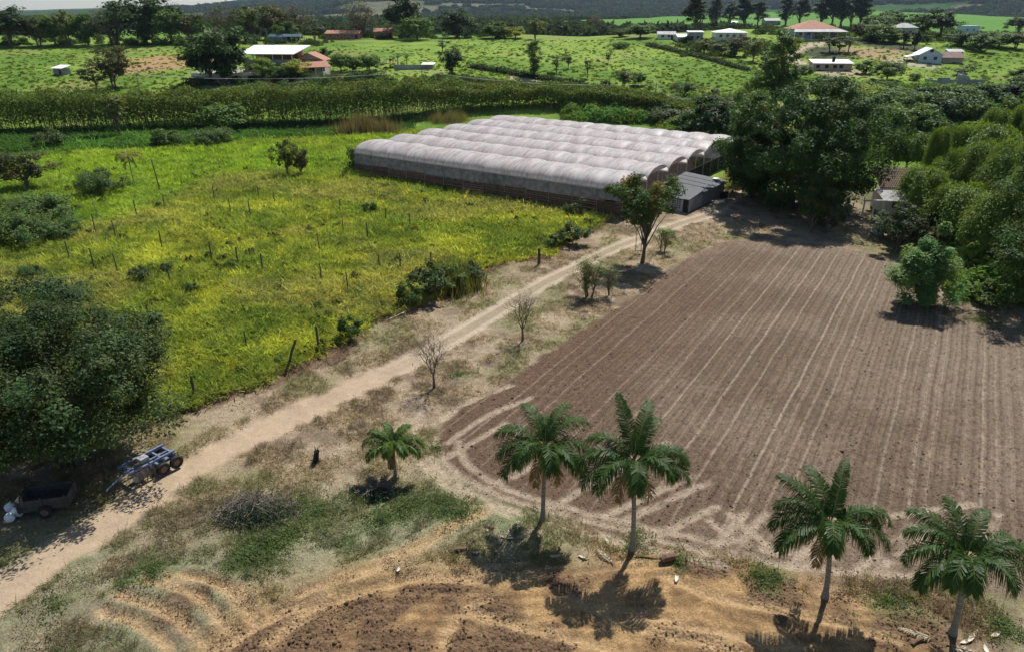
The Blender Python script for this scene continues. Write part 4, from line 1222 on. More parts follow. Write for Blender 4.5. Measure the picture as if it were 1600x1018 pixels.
# ---- bamboo clumps: culms arching over like fountains, foliage hanging from the arch
def bamboo(seed, H, R, ncul=60, nleaf=21000, leaf=.32):
    rg = np.random.default_rng(seed); mb = MB(); Ps = []; Ds = []; Ns = []
    for k in range(ncul):
        a = rg.uniform(0, 6.283); rch = R * rg.uniform(.35, 1.0); h = H * (rg.uniform(.78, 1.0) if rch < .75 * R else rg.uniform(.6, .86))
        dr = np.array([math.cos(a), math.sin(a), 0]); b0_ = dr * rg.uniform(0, .5)
        tt = np.linspace(0, 1, 9)
        prof = np.sin(tt * 1.42 * math.pi / 2)
        pts = [b0_ + dr * rch * t ** 1.7 + np.array([0, 0, h * prof[i]]) for i, t in enumerate(tt)]
        mb.tube(pts, np.linspace(.055, .012, 9), 4, cap=False)
        n = nleaf // ncul
        t = .45 + .55 * rg.uniform(0, 1, n) ** .9
        P = np.stack([np.interp(t, tt, [p[j] for p in pts]) for j in range(3)], 1)
        sp = .75 * (R / 3) ** .5
        P = P + rg.normal(size=(n, 3)) * np.array([sp * .42, sp * .42, .12]) - np.array([0, 0, 1])[None] * (rg.uniform(0, 1, n) ** 1.5 * 1.6)[:, None] + np.array([0, 0, .35])
        Ps.append(P); Ds.append(np.tile(dr * .5, (n, 1))); Ns.append(np.tile(dr * .5 + np.array([0, 0, .8]), (n, 1)) + rg.normal(size=(n, 3)) * .3)
    P = np.concatenate(Ps); n = len(P)
    P[:, 2] = np.maximum(P[:, 2], .2)
    T = hue(rg, n, (.165, .25, .04), .25, .1)
    V, F, T = leaf_arrays(P, np.concatenate(Ns), leaf, rg, .26, T, .9, np.concatenate(Ds))
    fo = mesh_np('foliage', V, F, T); fo.materials.append(M_leaf)
    cu = mb.mesh('culms', True); cu.materials.append(plain('bamboo_culm', (.16, .17, .06), .6, .3, 3) if 'bamboo_culm' not in MATS else MATS['bamboo_culm'])
    return cu, fo
BM = [bamboo(61, 7.5, 3.0), bamboo(62, 7.5, 3.2), bamboo(63, 7.5, 2.8)]
BAMB = [  # top pixel column, row of the top, base distance (layout units), width in pixels, label
    (1452, 262, 66, 74, 'rounded bamboo clump beside the tiled cottage roof'), (1512, 288, 62, 84, 'bamboo clump arching low, front of the grove above the block wall'),
    (1474, 202, 78, 34, 'small narrow bamboo plume at the left of the grove'), (1506, 198, 80, 40, 'small bamboo plume right of the narrowest plume'), (1556, 195, 78, 84, 'wide flat topped bamboo clump at the top of the grove'),
    (1563, 172, 88, 50, 'round bamboo crown standing highest at the back of the grove'), (1540, 222, 70, 66, 'dark centred bamboo clump in the middle of the grove'), (1590, 222, 66, 70, 'bamboo clump at the right edge of the grove'),
    (1500, 235, 72, 40, 'small bamboo tuft in the hollow of the grove'), (1608, 168, 84, 44, 'bamboo crown cut by the right edge at the back'), (1575, 300, 56, 90, 'shaded bamboo clump low at the right edge'), (1620, 260, 58, 80, 'bamboo clump mostly outside the right edge'),
    (1480, 250, 72, 50, 'bamboo clump tucked behind the cottage side clump')]
for i, (px, tp_, D, wp, lb) in enumerate(BAMB):
    d = ray(px, tp_); t = D * S / d[1]; x = d[0] * t; ztop = CAMH + d[2] * t
    q = (D * S * CP + (CAMH - ztop) * SP) / FPX
    sx = wp * q / 6.4 * 1.3
    place('bamboo_clump', Vector((x, D * S, 0)), BM[i % 3], lb, 'bamboo', (sx, sx, ztop / 7.6), i * 1.3, 'bamboo grove beside the cottage', parts=('culms', 'foliage'))

# ---- stock of trees for the middle distance and beyond
TB = dict(
    dark=[tree_meshes(71, 10, 4.6, 1.2, 60, 5200, .62, 1.3, DKG, .3, limbs=14), tree_meshes(72, 10, 4.4, 1.6, 55, 5200, .62, 1.3, (.04, .07, .022), .3, limbs=14, shape='umbrella')],
    green=[tree_meshes(73, 8, 3.8, .8, 50, 4600, .55, 1.2, MDG, .22, limbs=12), tree_meshes(74, 8, 4.0, .6, 55, 4800, .55, 1.2, (.11, .19, .042), .22, limbs=12, shape='dome')],
    olive=[tree_meshes(75, 9, 4.0, 2.0, 46, 3600, .5, 1.1, OLV, .22, limbs=24, stems=2, twigs=2), tree_meshes(76, 9, 4.2, 2.0, 46, 3400, .5, 1.15, (.10, .10, .04), .22, limbs=24, stems=2, twigs=2)],
    grey=[tree_meshes(77, 10, 4.6, 2.0, 50, 1500, .38, 1.2, (.10, .10, .055), .25, limbs=44, stems=3, twigs=6)],
    light=[tree_meshes(78, 5, 2.6, .3, 40, 3600, .34, .8, LTG, .14, limbs=12, shape='dome'), tree_meshes(79, 5, 2.4, .3, 40, 3600, .34, .8, YLG, .14, limbs=12, shape='dome')],
    euc=[tree_meshes(81, 16, 2.6, 2.5, 60, 4600, .55, 1.1, (.045, .072, .032), .25, limbs=20, shape='column', droop=.6), tree_meshes(82, 16, 3.0, 3.5, 60, 4200, .55, 1.1, (.055, .085, .038), .25, limbs=20, shape='cone', droop=.6)],
    slim=[tree_meshes(88, 16, 2.9, .8, 60, 5200, .5, 1.1, (.13, .20, .05), .25, limbs=20, shape='column', droop=.6)],
    bank=[tree_meshes(89, 4, 5.0, .1, 110, 9500, .32, .85, (.105, .17, .05), .09, limbs=20, stems=5, shape='dome', flat=.9)],
    sapling=[tree_meshes(83, 5, .9, 1.6, 14, 500, .32, .5, OLV, .07, limbs=10), tree_meshes(84, 5, 1.1, 1.2, 14, 600, .32, .5, (.07, .10, .035), .07, limbs=10)],
    bush=[tree_meshes(85, 2.4, 1.7, .1, 24, 1500, .34, .6, (.085, .14, .035), .08, limbs=6, shape='dome'), tree_meshes(86, 2.4, 1.8, .1, 24, 1500, .34, .6, (.095, .125, .045), .08, limbs=6, shape='dome')],
    scrub=[tree_meshes(87, 4, 2.3, .2, 40, 3000, .30, .75, (.10, .135, .055), .09, limbs=14, stems=3, shape='dome')],
)
TBH = dict(dark=(10, 9.2), green=(8, 8), olive=(9, 8.4), grey=(10, 9.2), light=(5, 5), euc=(16, 5.6), slim=(16, 6.4), bank=(4, 11), sapling=(5, 2), bush=(2.4, 3.5), scrub=(4, 4.6))
cnt = {}
def tree_px(kind, px, py, hpx, wpx, label, name=None, cat='tree', group=None, z=None):
    p = at(px, py, z); q = mpp(p)
    if kind in ('scrub', 'bush') and wpx > 1.9 * hpx: kind = 'bank'
    H0, W0 = TBH[kind]
    cnt[kind] = cnt.get(kind, 0) + 1
    ms = TB[kind][cnt[kind] % len(TB[kind])]
    sx, sz = wpx * q / W0 * 1.12, hpx * q / H0 * 1.06
    return place(name or dict(dark='broad_tree', green='green_tree', olive='olive_tree', grey='bare_crowned_tree', light='bright_bush', euc='eucalyptus', slim='columnar_tree', bank='shrub', sapling='sapling', bush='bush', scrub='shrub')[kind], p, ms, label, cat, (sx, sx, sz), cnt[kind] * 2.1 + px, group)
CG = 'trees along the far crest'
for row in [
    ('dark', 18, 72, 58, 84, 'dark round tree at the far left edge of the crest'), ('olive', 62, 73, 42, 46, 'small olive tree just right of the far left dark tree'), ('green', 88, 72, 46, 48, 'olive green tree second from the far left dark tree'), ('olive', 112, 71, 50, 48, 'many stemmed olive tree left of the grey bare crown'),
    ('green', 138, 71, 46, 46, 'bushy crest tree with trunks showing, before the grey bare crown'), ('grey', 178, 70, 56, 70, 'grey bare crowned tree left of the tallest dark crest tree'), ('dark', 226, 69, 70, 92, 'tallest dark spreading tree on the left crest'), ('green', 268, 68, 48, 56, 'green tree touching the right of the tallest dark crest tree'),
    ('olive', 300, 68, 44, 50, 'thin olive tree between the tallest crest tree and the farmhouse tree'), ('grey', 355, 66, 52, 66, 'brownish bare crowned tree behind the dark farmhouse tree'), ('olive', 392, 64, 50, 60, 'brown olive tree behind the left of the white farmhouse roof'), ('olive', 430, 63, 52, 66, 'tall brown olive tree behind the middle of the white roof'),
    ('grey', 462, 63, 50, 60, 'brown half bare tree behind the right of the white roof'), ('green', 452, 66, 30, 40, 'low green tree beside the bluish net frame'), ('sapling', 494, 66, 34, 26, 'slender bare tree right of the bluish net frame'),
    ('grey', 565, 58, 52, 72, 'wide grey leafless tree left of the red roofed hut'), ('dark', 628, 60, 60, 58, 'very dark round tree behind the red roofed hut'), ('green', 652, 62, 32, 44, 'green tree at the foot of the very dark round tree'), ('dark', 715, 59, 40, 50, 'dark flat crowned tree alone on the crest'),
    ('green', 775, 60, 24, 42, 'low green tree right of the lone flat crowned tree'), ('light', 805, 60, 16, 34, 'pale bush on the crest by the tall thin tree'), ('olive', 838, 62, 30, 30, 'small olive tree on the crest above the pasture middle'), ('grey', 930, 56, 28, 28, 'small bare tree on the plain beyond the crest'),
    ('bush', 900, 52, 12, 34, 'dark bush on the plain left of the small bare tree'), ('green', 1000, 60, 20, 42, 'low bushy tree left of the village houses'), ('bush', 968, 76, 9, 34, 'low dark bush on the bright green slope'), ('green', 968, 58, 12, 26, 'small green clump beyond the slope'),
    ('euc', 1084, 52, 58, 36, 'tall dark eucalyptus left of the village'), ('euc', 1114, 45, 46, 24, 'thin eucalyptus second from the left'), ('dark', 1114, 48, 16, 16, 'small round dark tree below the thin eucalyptus'), ('euc', 1140, 42, 36, 28, 'short eucalyptus third from the left'), ('euc', 1162, 44, 50, 30, 'dense tall eucalyptus fourth from the left'), ('euc', 1184, 44, 42, 24, 'eucalyptus fifth from the left, loose crowned'),
    ('euc', 1226, 42, 44, 28, 'eucalyptus sixth from the left above the grey hut'), ('euc', 1250, 40, 44, 30, 'eucalyptus seventh from the left'), ('euc', 1282, 42, 48, 32, 'leftmost tree of the dark eucalyptus block'), ('euc', 1298, 42, 50, 30, 'second tree of the dark eucalyptus block'), ('euc', 1314, 42, 50, 32, 'third tree of the dark eucalyptus block'), ('euc', 1330, 42, 50, 32, 'fourth tree of the dark eucalyptus block'), ('euc', 1343, 42, 48, 30, 'rightmost tree of the dark eucalyptus block'),
    ('green', 1368, 54, 28, 46, 'round tree right of the dark eucalyptus block'), ('dark', 1394, 52, 32, 54, 'dark tree left of the grey house'), ('green', 1440, 52, 28, 46, 'green tree behind the grey house'), ('dark', 1468, 58, 38, 48, 'dark round tree right of the grey house'), ('olive', 1350, 62, 24, 46, 'low grey green tree below the eucalyptus block'), ('green', 1372, 66, 26, 46, 'bright leafy tree on the terrace beside the dark bank'),
    ('light', 1395, 68, 14, 40, 'pale bush on top of the dark bank'), ('light', 1358, 62, 12, 30, 'pale bush left of the terrace tree'), ('euc', 1412, 76, 26, 14, 'slim tree before the grey house, left of its twin'), ('euc', 1428, 78, 28, 14, 'slim tree before the grey house, right of its twin'), ('sapling', 1295, 82, 24, 22, 'left sapling on the green mound'), ('sapling', 1310, 82, 26, 22, 'middle sapling on the green mound'), ('sapling', 1326, 82, 26, 22, 'right sapling on the green mound'),
    ('dark', 1500, 72, 20, 38, 'dark tree above the brown hut'), ('green', 1530, 80, 26, 40, 'grey green tree below the blue house'), ('green', 1560, 74, 22, 46, 'green tree on the right far slope'), ('olive', 1585, 76, 24, 40, 'olive tree near the right edge of the far slope'), ('green', 1545, 66, 16, 40, 'low tree behind the blue house'), ('dark', 1592, 50, 22, 40, 'dark tree at the right edge on the skyline'),
]: tree_px(*row, group=CG)
for row in [
    ('dark', 348, 128, 84, 92, 'dark tall tree standing before the left end of the farmhouse'), ('dark', 328, 127, 48, 60, 'lower dark tree left of the tall farmhouse tree'), ('light', 410, 123, 30, 38, 'bright yellow green bush below the white roof'), ('light', 466, 124, 27, 46, 'bright yellowish bush before the tiled wing'), ('green', 440, 126, 22, 30, 'dark green bush between the two bright bushes'),
    ('olive', 182, 138, 62, 58, 'leaning sparse tree on the far left slope'), ('sapling', 150, 140, 46, 34, 'thin bare sapling left of the leaning sparse tree'), ('green', 508, 100, 24, 26, 'small round tree behind the tiled wing'), ('green', 533, 112, 26, 30, 'first orchard tree right of the farmhouse'), ('green', 552, 112, 22, 22, 'second orchard tree right of the farmhouse'), ('green', 578, 112, 24, 38, 'dark bushy orchard tree'), ('green', 583, 135, 26, 22, 'dark conical shrub below the orchard'), ('dark', 706, 116, 38, 32, 'dark green bushy tree at the head of the dirt path'),
    ('slim', 834, 118, 54, 28, 'tall thin tree standing in the middle of the green slope'), ('sapling', 870, 114, 28, 22, 'sapling right of the tall thin slope tree'), ('sapling', 888, 108, 28, 14, 'slim sapling higher on the green slope'), ('sapling', 918, 122, 30, 14, 'slim sapling low on the green slope'), ('olive', 975, 138, 28, 34, 'small tree by the lower fence of the slope'), ('green', 997, 134, 20, 20, 'small round tree right of the lower fence tree'), ('bush', 946, 138, 12, 12, 'round bush below the green slope'),
    ('sapling', 950, 100, 22, 10, 'sapling on the bright part of the slope'), ('sapling', 692, 82, 20, 18, 'small bare sapling on the upper slope'), ('scrub', 627, 146, 16, 26, 'grey shrub above the tall hedge, left one'), ('scrub', 670, 148, 20, 26, 'grey shrub above the tall hedge, right one'), ('bush', 752, 135, 12, 14, 'dark round bush on the lower slope'), ('bush', 775, 136, 11, 16, 'grey bush right of the dark round bush'), ('scrub', 845, 144, 16, 40, 'brownish scrub by the dirt path'), ('scrub', 460, 146, 20, 36, 'scrub below the bright bushes'), ('scrub', 500, 142, 22, 44, 'grey scrub below the yard fence'), ('scrub', 415, 146, 18, 34, 'scrub below the garden wall'),
    ('slim', 1212, 168, 118, 50, 'tall columnar tree in front of the village'), ('slim', 1190, 172, 90, 44, 'columnar tree left of the tallest columnar tree'), ('light', 1176, 172, 44, 40, 'yellow green shrub tree below the columnar trees'), ('green', 1228, 170, 60, 44, 'bushy tree right of the columnar trees'), ('olive', 1150, 88, 30, 40, 'grey olive tree below the white hipped house'), ('olive', 1100, 84, 22, 36, 'brown shrub tree before the flat white house'), ('olive', 1125, 86, 16, 34, 'grey scrub tree along the village edge'), ('olive', 1175, 96, 34, 36, 'scrubby tree right of the village edge'),
    ('green', 1250, 124, 22, 30, 'green tree beside the dirt track'), ('green', 1352, 116, 20, 28, 'tree right of the long shed'), ('green', 1385, 126, 28, 42, 'round tree on the slope below the gabled house'), ('bush', 1430, 126, 10, 22, 'bush alone on the slope below the gabled house'), ('sapling', 1498, 128, 28, 30, 'sparse tree above the ruined walls'), ('green', 1592, 126, 18, 30, 'green tree at the right edge above the wood'), ('scrub', 1070, 152, 22, 56, 'bright green shrub hedge on the lower slope'), ('scrub', 1045, 196, 30, 54, 'green shrub behind the greenhouse end')]:
    tree_px(*row)
# mixed wood between the bamboo and the far slope, and right behind the greenhouse
WG = 'trees of the wood right of the greenhouse'
rgw = np.random.default_rng(91)
wood = [(1110, 232, 74, 74, 'dark', 'grey green tree rising at the far right corner of the greenhouse'), (1150, 232, 62, 66, 'green', 'bright green tree squeezed between greenhouse and huge tree'), (1075, 224, 50, 60, 'green', 'green tree behind the last greenhouse span'), (1132, 200, 56, 60, 'scrub', 'grey scrub tree under the purple blossom'), (1168, 214, 70, 60, 'green', 'leafy tree left of the huge dark tree top'),
        (1360, 205, 56, 70, 'green', 'wood tree just right of the huge tree top'), (1400, 236, 70, 76, 'green', 'full green tree at the right shoulder of the huge tree'), (1345, 176, 40, 70, 'light', 'pale green tree peeping over the huge tree'), (1440, 240, 66, 70, 'green', 'green tree left of the bamboo grove'), (1425, 196, 50, 66, 'green', 'mid green wood tree in the second row'), (1470, 200, 50, 60, 'dark', 'darker wood tree in the second row'),
        (1510, 196, 46, 60, 'green', 'wood tree behind the bamboo plumes'), (1390, 172, 34, 60, 'green', 'back row wood tree above the full green tree'), (1440, 166, 30, 60, 'green', 'back row wood tree in the middle'), (1485, 164, 30, 60, 'green', 'back row wood tree right of the middle'), (1530, 166, 34, 60, 'green', 'back row wood tree behind the highest bamboo'), (1575, 168, 36, 60, 'dark', 'back row wood tree near the right edge'),
        (1600, 150, 30, 50, 'green', 'wood tree cut by the right edge'), (1330, 150, 22, 50, 'light', 'bright scrub tree along the back of the wood, left'), (1380, 148, 20, 50, 'scrub', 'scrub tree along the back of the wood, middle'), (1545, 150, 18, 50, 'scrub', 'scrub tree along the back of the wood, right'), (1600, 205, 60, 70, 'green', 'tall tree behind the right end of the bamboo'), (1415, 268, 60, 60, 'green', 'dark leafy tree right above the tiled cottage'), (1290, 160, 40, 60, 'green', 'tree hidden behind the top of the huge tree')]
for px, py, hp_, wp, kd, lb in wood:
    tree_px(kd, px, py, hp_, wp, lb, 'wood_tree', group=WG)
# bougainvillea
pb = at(1112, 160); mt = tree_meshes(95, 3.2, 1.7, .4, 22, 1600, .3, .6, (.20, .03, .14), .1, limbs=8, yel=.02)
place('bougainvillea', pb, mt, 'round shrub with dark purple blossom', 'shrub', (1.2, 1.2, 1.1))

# ---- pasture shrubs and small trees
for kd, px, py, h, w_, lb, nm in [
    ('scrub', 60, 345, 40, 130, 'wide grey green shrub bank at the left of the pasture', 'shrub'), ('scrub', 20, 380, 46, 110, 'dark shrub mass at the left edge of the pasture', 'shrub'), ('scrub', 90, 372, 30, 90, 'green shrub at the right end of the left shrub bank', 'shrub'), ('bush', 155, 305, 34, 74, 'dark spreading shrub below the yellow palm', 'shrub'), ('bush', 150, 282, 18, 34, 'dark bush top above the spreading shrub', 'shrub'),
    ('olive', 40, 296, 60, 84, 'open small tree with clustered leaves at the far left of the pasture', 'small_tree'), ('olive', 452, 276, 56, 40, 'thin tree left of the greenhouse corner', 'small_tree'), ('olive', 472, 276, 44, 26, 'second thin tree left of the greenhouse corner', 'small_tree'), ('green', 351, 208, 44, 66, 'grey green spreading tree in front of the tall hedge', 'small_tree'), ('sapling', 188, 214, 70, 40, 'slender tree in front of the tall hedge', 'small_tree'), ('bush', 80, 230, 26, 40, 'leafy bush on the green bank before the hedge, left', 'bush'), ('bush', 262, 226, 22, 40, 'leafy bush on the green bank before the hedge, middle', 'bush'), ('bush', 330, 226, 24, 80, 'dark low bush mass on the green bank', 'bush'),
    ('bush', 220, 438, 22, 28, 'dark bush among the stakes, left one', 'bush'), ('bush', 302, 456, 14, 20, 'dark bush among the stakes, right one', 'bush'), ('bush', 262, 425, 14, 20, 'small bush beside a stake', 'bush'), ('bush', 50, 434, 20, 44, 'leafy bush at the left of the pasture above the shade tree', 'bush'), ('bush', 80, 468, 26, 90, 'leafy bush row just above the shade tree', 'bush'), ('bush', 120, 476, 22, 60, 'leafy bush touching the top of the shade tree', 'bush'),
    ('bush', 548, 528, 34, 34, 'dark bush at the pasture edge by the leaning post', 'bush'), ('bush', 670, 462, 50, 54, 'broad leaved green bush at the pasture edge', 'bush'), ('bush', 700, 452, 34, 50, 'tall grass bush at the pasture edge, middle', 'bush'), ('bush', 735, 440, 30, 40, 'tall grass bush at the pasture edge, right', 'bush'), ('bush', 640, 478, 36, 36, 'shaded bush left of the broad leaved bush', 'bush'), ('bush', 895, 380, 28, 42, 'dark bush at the field corner near the road', 'bush'), ('bush', 860, 385, 18, 26, 'small bush near the field corner', 'bush'),
    ('scrub', 1385, 372, 40, 60, 'leafy shrub hiding the foot of the tiled cottage', 'shrub'), ('scrub', 1428, 362, 40, 56, 'leafy shrub between the cottage and the feathery tree', 'shrub'),
    ('bush', 893, 338, 18, 24, 'dark bush under the greenhouse front', 'bush'), ('sapling', 905, 338, 30, 18, 'pale sapling under the greenhouse front', 'sapling'), ('bush', 578, 332, 16, 22, 'dark bush in the upper pasture', 'bush'), ('sapling', 778, 305, 40, 30, 'pale vine climbing the greenhouse wall', 'sapling'), ('bush', 948, 325, 34, 36, 'bright leafed shrub left of the round crowned tree', 'shrub'), ('bush', 560, 268, 36, 34, 'leafy bush at the left corner of the greenhouse', 'bush'),
    ('bush', 1290, 360, 60, 44, 'dark shrub at the foot of the huge dark tree', 'shrub'), ('bush', 1545, 478, 36, 60, 'clipped looking shrub by the right edge', 'shrub'), ('bush', 1492, 345, 22, 60, 'low hedge shrub below the block wall', 'shrub'), ('light', 1145, 300, 20, 50, 'dry yellowish bush behind the shed', 'bush'), ('bush', 1090, 268, 18, 20, 'leafy plant between shed and greenhouse', 'bush')]:
    tree_px(kd, px, py, h, w_, lb, nm, 'tree' if 'tree' in nm or nm == 'sapling' else 'bush', z=.2)

# ---- the tall hedge in front of the hill
def hedge():
    rg = np.random.default_rng(101)
    L = spline(pxline([(-260, 224), (-60, 214), (100, 211), (300, 207), (560, 200), (700, 193), (860, 190), (1000, 194), (1100, 205)]), 10)
    seg = np.r_[0, np.cumsum(np.linalg.norm(np.diff(L, axis=0), axis=1))]
    n = 125000
    s_ = rg.uniform(0, seg[-1], n)
    x = np.interp(s_, seg, L[:, 0]); y = np.interp(s_, seg, L[:, 1])
    off = rg.uniform(0, 8.5, n)
    hloc = (8.6 - 3.2 * sstep(-35, 0, x) - 1.2 * sstep(0, 35, x)) * (.72 + .5 * fbm(s_ / 5, off / 5, 5, 3))
    t = rg.uniform(.0, 1, n) ** .55
    z = terrain(x, y + off) + .25 + hloc * (.10 + .90 * t)
    P = np.stack([x, y + off + 1, z], 1)
    cv = fbm(s_ / 4, off / 4, 8, 3)
    T = hue(rg, n, (.125, .19, .036), .25, .12) * (.7 + .5 * cv)[:, None]
    br = (fbm(s_ / 9, off, 9, 2) > .6); T[br] = T[br] * np.array([1.25, .95, .9])
    V, F, T = leaf_arrays(P, rg.normal(size=(n, 3)) * .6 + np.array([0, -.1, .7]), .62, rg, .4, T, -.3)
    mb_t = []; 
    ns = 1500
    ss = rg.uniform(0, seg[-1], ns); xs_ = np.interp(ss, seg, L[:, 0]); yy = np.interp(ss, seg, L[:, 1]) + rg.uniform(.5, 8, ns)
    zz = terrain(xs_, yy); hs_ = rg.uniform(3.2, 6.2, ns) * (1 - .4 * sstep(-35, 0, xs_))
    lean = rg.normal(size=(ns, 2)) * .25
    w_ = .055
    SV = np.empty((ns, 6, 3))
    for k in range(3):
        a = k * 2.094
        SV[:, k] = np.stack([xs_ + w_ * math.cos(a), yy + w_ * math.sin(a), zz - .3], 1)
        SV[:, 3 + k] = np.stack([xs_ + lean[:, 0] + w_ * .4 * math.cos(a), yy + lean[:, 1] + w_ * .4 * math.sin(a), zz + hs_], 1)
    b_ = (np.arange(ns) * 6)[:, None]
    SF = np.concatenate([b_ + np.array([[k, (k + 1) % 3, (k + 1) % 3 + 3, k + 3]]) for k in range(3)])
    ST = np.repeat(hue(rg, ns, (.10, .08, .05)), 6, axis=0)
    V2 = np.concatenate([V, SV.reshape(-1, 3)]); F2 = np.concatenate([F, SF + len(V)]); T2 = np.concatenate([T, ST])
    o = obj('tall_hedge', mesh_np('tall_hedge', V2, F2, T2), M_leaf)
    tag(o, 'long dense belt of tall thin stemmed shrubs below the far slope', 'hedge', kind='stuff')
hedge()

# reed clumps, dry and tan
def reeds(px, py, wpx, hpx, label, tint, n=2600):
    rg = np.random.default_rng(px); p = at(px, py, 0); q = mpp(p); W, H = wpx * q / 2, hpx * q
    b = np.stack([rg.normal(0, W * .45, n), rg.normal(0, 1.3, n), np.zeros(n)], 1)
    hh_ = H * rg.uniform(.55, 1.05, n) * np.exp(-(b[:, 0] / W) ** 2 * .35) * (.45 + 1.0 * fbm(b[:, 0] * .9 + px, b[:, 1] * .9, 6, 2))
    ln = rg.normal(size=(n, 2)) * .3
    V = np.empty((n, 3, 3)); a = rg.uniform(0, 6.28, n); w_ = .05
    V[:, 0] = b + np.stack([np.cos(a) * w_, np.sin(a) * w_, 0 * a], 1); V[:, 1] = b - np.stack([np.cos(a) * w_, np.sin(a) * w_, 0 * a], 1)
    V[:, 2] = b + np.stack([ln[:, 0], ln[:, 1], hh_], 1)
    o = obj('reed_clump', mesh_np('reed_clump', V.reshape(-1, 3), np.arange(n * 3).reshape(n, 3), np.repeat(hue(rg, n, tint, .25), 3, axis=0)), M_leaf)
    o.location = p; tag(o, label, 'reeds')
reeds(575, 210, 110, 34, 'wide clump of tan dry reeds left of the greenhouse', (.22, .18, .10))
reeds(700, 196, 70, 26, 'yellowish reed clump behind the first greenhouse spans', (.22, .21, .09))
reeds(1160, 290, 60, 28, 'dry tan reed clump behind the dark roofed shed', (.34, .25, .13), 1800)
reeds(715, 448, 80, 44, 'tall grass clump at the edge of the pasture beside the road', (.16, .17, .06), 1800)

# ---- palms
M_palmtrunk = plain('palm_trunk', (.27, .235, .195), .85, .4, 3, bump=.5, streak=(1, 1, 6), dirt=(.13, .12, .10))
M_shaft = plain('palm_crownshaft', (.17, .22, .075), .5, .2, 3)
def frond_mesh(rg, L, e0, droop, npair=78, ll=.62, twist=0.0, tint=(.06, .115, .022)):
    """a feather leaf starting along +x at elevation e0, bending down"""
    n = 14; pts = [np.zeros(3)]; e = e0
    for i in range(n):
        e -= droop * (.55 + .95 * (i / n)) / n; e = max(e, -1.75)
        pts.append(pts[-1] + np.array([math.cos(e), math.sin(i * .3) * twist, math.sin(e)]) * L / n)
    pts = np.array(pts)
    V, F = tube(pts, np.linspace(.035, .006, n + 1), 4, False)
    V = list(V); F = [tuple(f) for f in F]; T = [(.16, .19, .06)] * len(V)
    tt = np.linspace(.13, .995, npair)
    tan = np.gradient(pts, axis=0)
    ax = np.linspace(0, 1, n + 1)
    for t in tt:
        p = np.array([np.interp(t, ax, pts[:, k]) for k in range(3)]); d = np.array([np.interp(t, ax, tan[:, k]) for k in range(3)]); d /= np.linalg.norm(d)
        side = np.cross(d, np.array([0, 0, 1.0])); side /= np.linalg.norm(side) + 1e-6
        nup = np.cross(side, d)
        l = ll * (math.sin(math.pi * min(1, (t * .86 + .12))) ** .55) * rg.uniform(.85, 1.1)
        for s_ in (-1, 1):
            out_ = side * s_ * .85 + d * (.42 + .5 * t) + nup * rg.uniform(-.5, .65)
            out_ /= np.linalg.norm(out_)
            w_ = .022 * rg.uniform(.8, 1.2)
            wd = np.cross(out_, nup); wd /= np.linalg.norm(wd) + 1e-6
            m1 = p + out_ * l * .5 + np.array([0, 0, -.14 * l]); m2 = p + out_ * l * .80 + np.array([0, 0, -.62 * l])
            k = len(V)
            V += [p - wd * w_ * .5, p + wd * w_ * .5, m1 + wd * w_, m1 - wd * w_, m2]
            F += [(k, k + 1, k + 2, k + 3), (k + 3, k + 2, k + 4)]
            g = rg.uniform(.7, 1.35); c5 = tuple(c * g for c in tint); T += [c5] * 4 + [(c5[0] * 1.9, c5[1] * 1.5, c5[2] * 1.2)]
    me = bpy.data.meshes.new('frond'); me.from_pydata([tuple(map(float, v)) for v in V], [], F)
    a = me.attributes.new('tint', 'FLOAT_COLOR', 'POINT')
    arr = np.ones((len(V), 4), np.float32); arr[:, :3] = np.array(T); a.data.foreach_set('color', arr.ravel())
    me.materials.append(M_palmleaf); me.update()
    return me

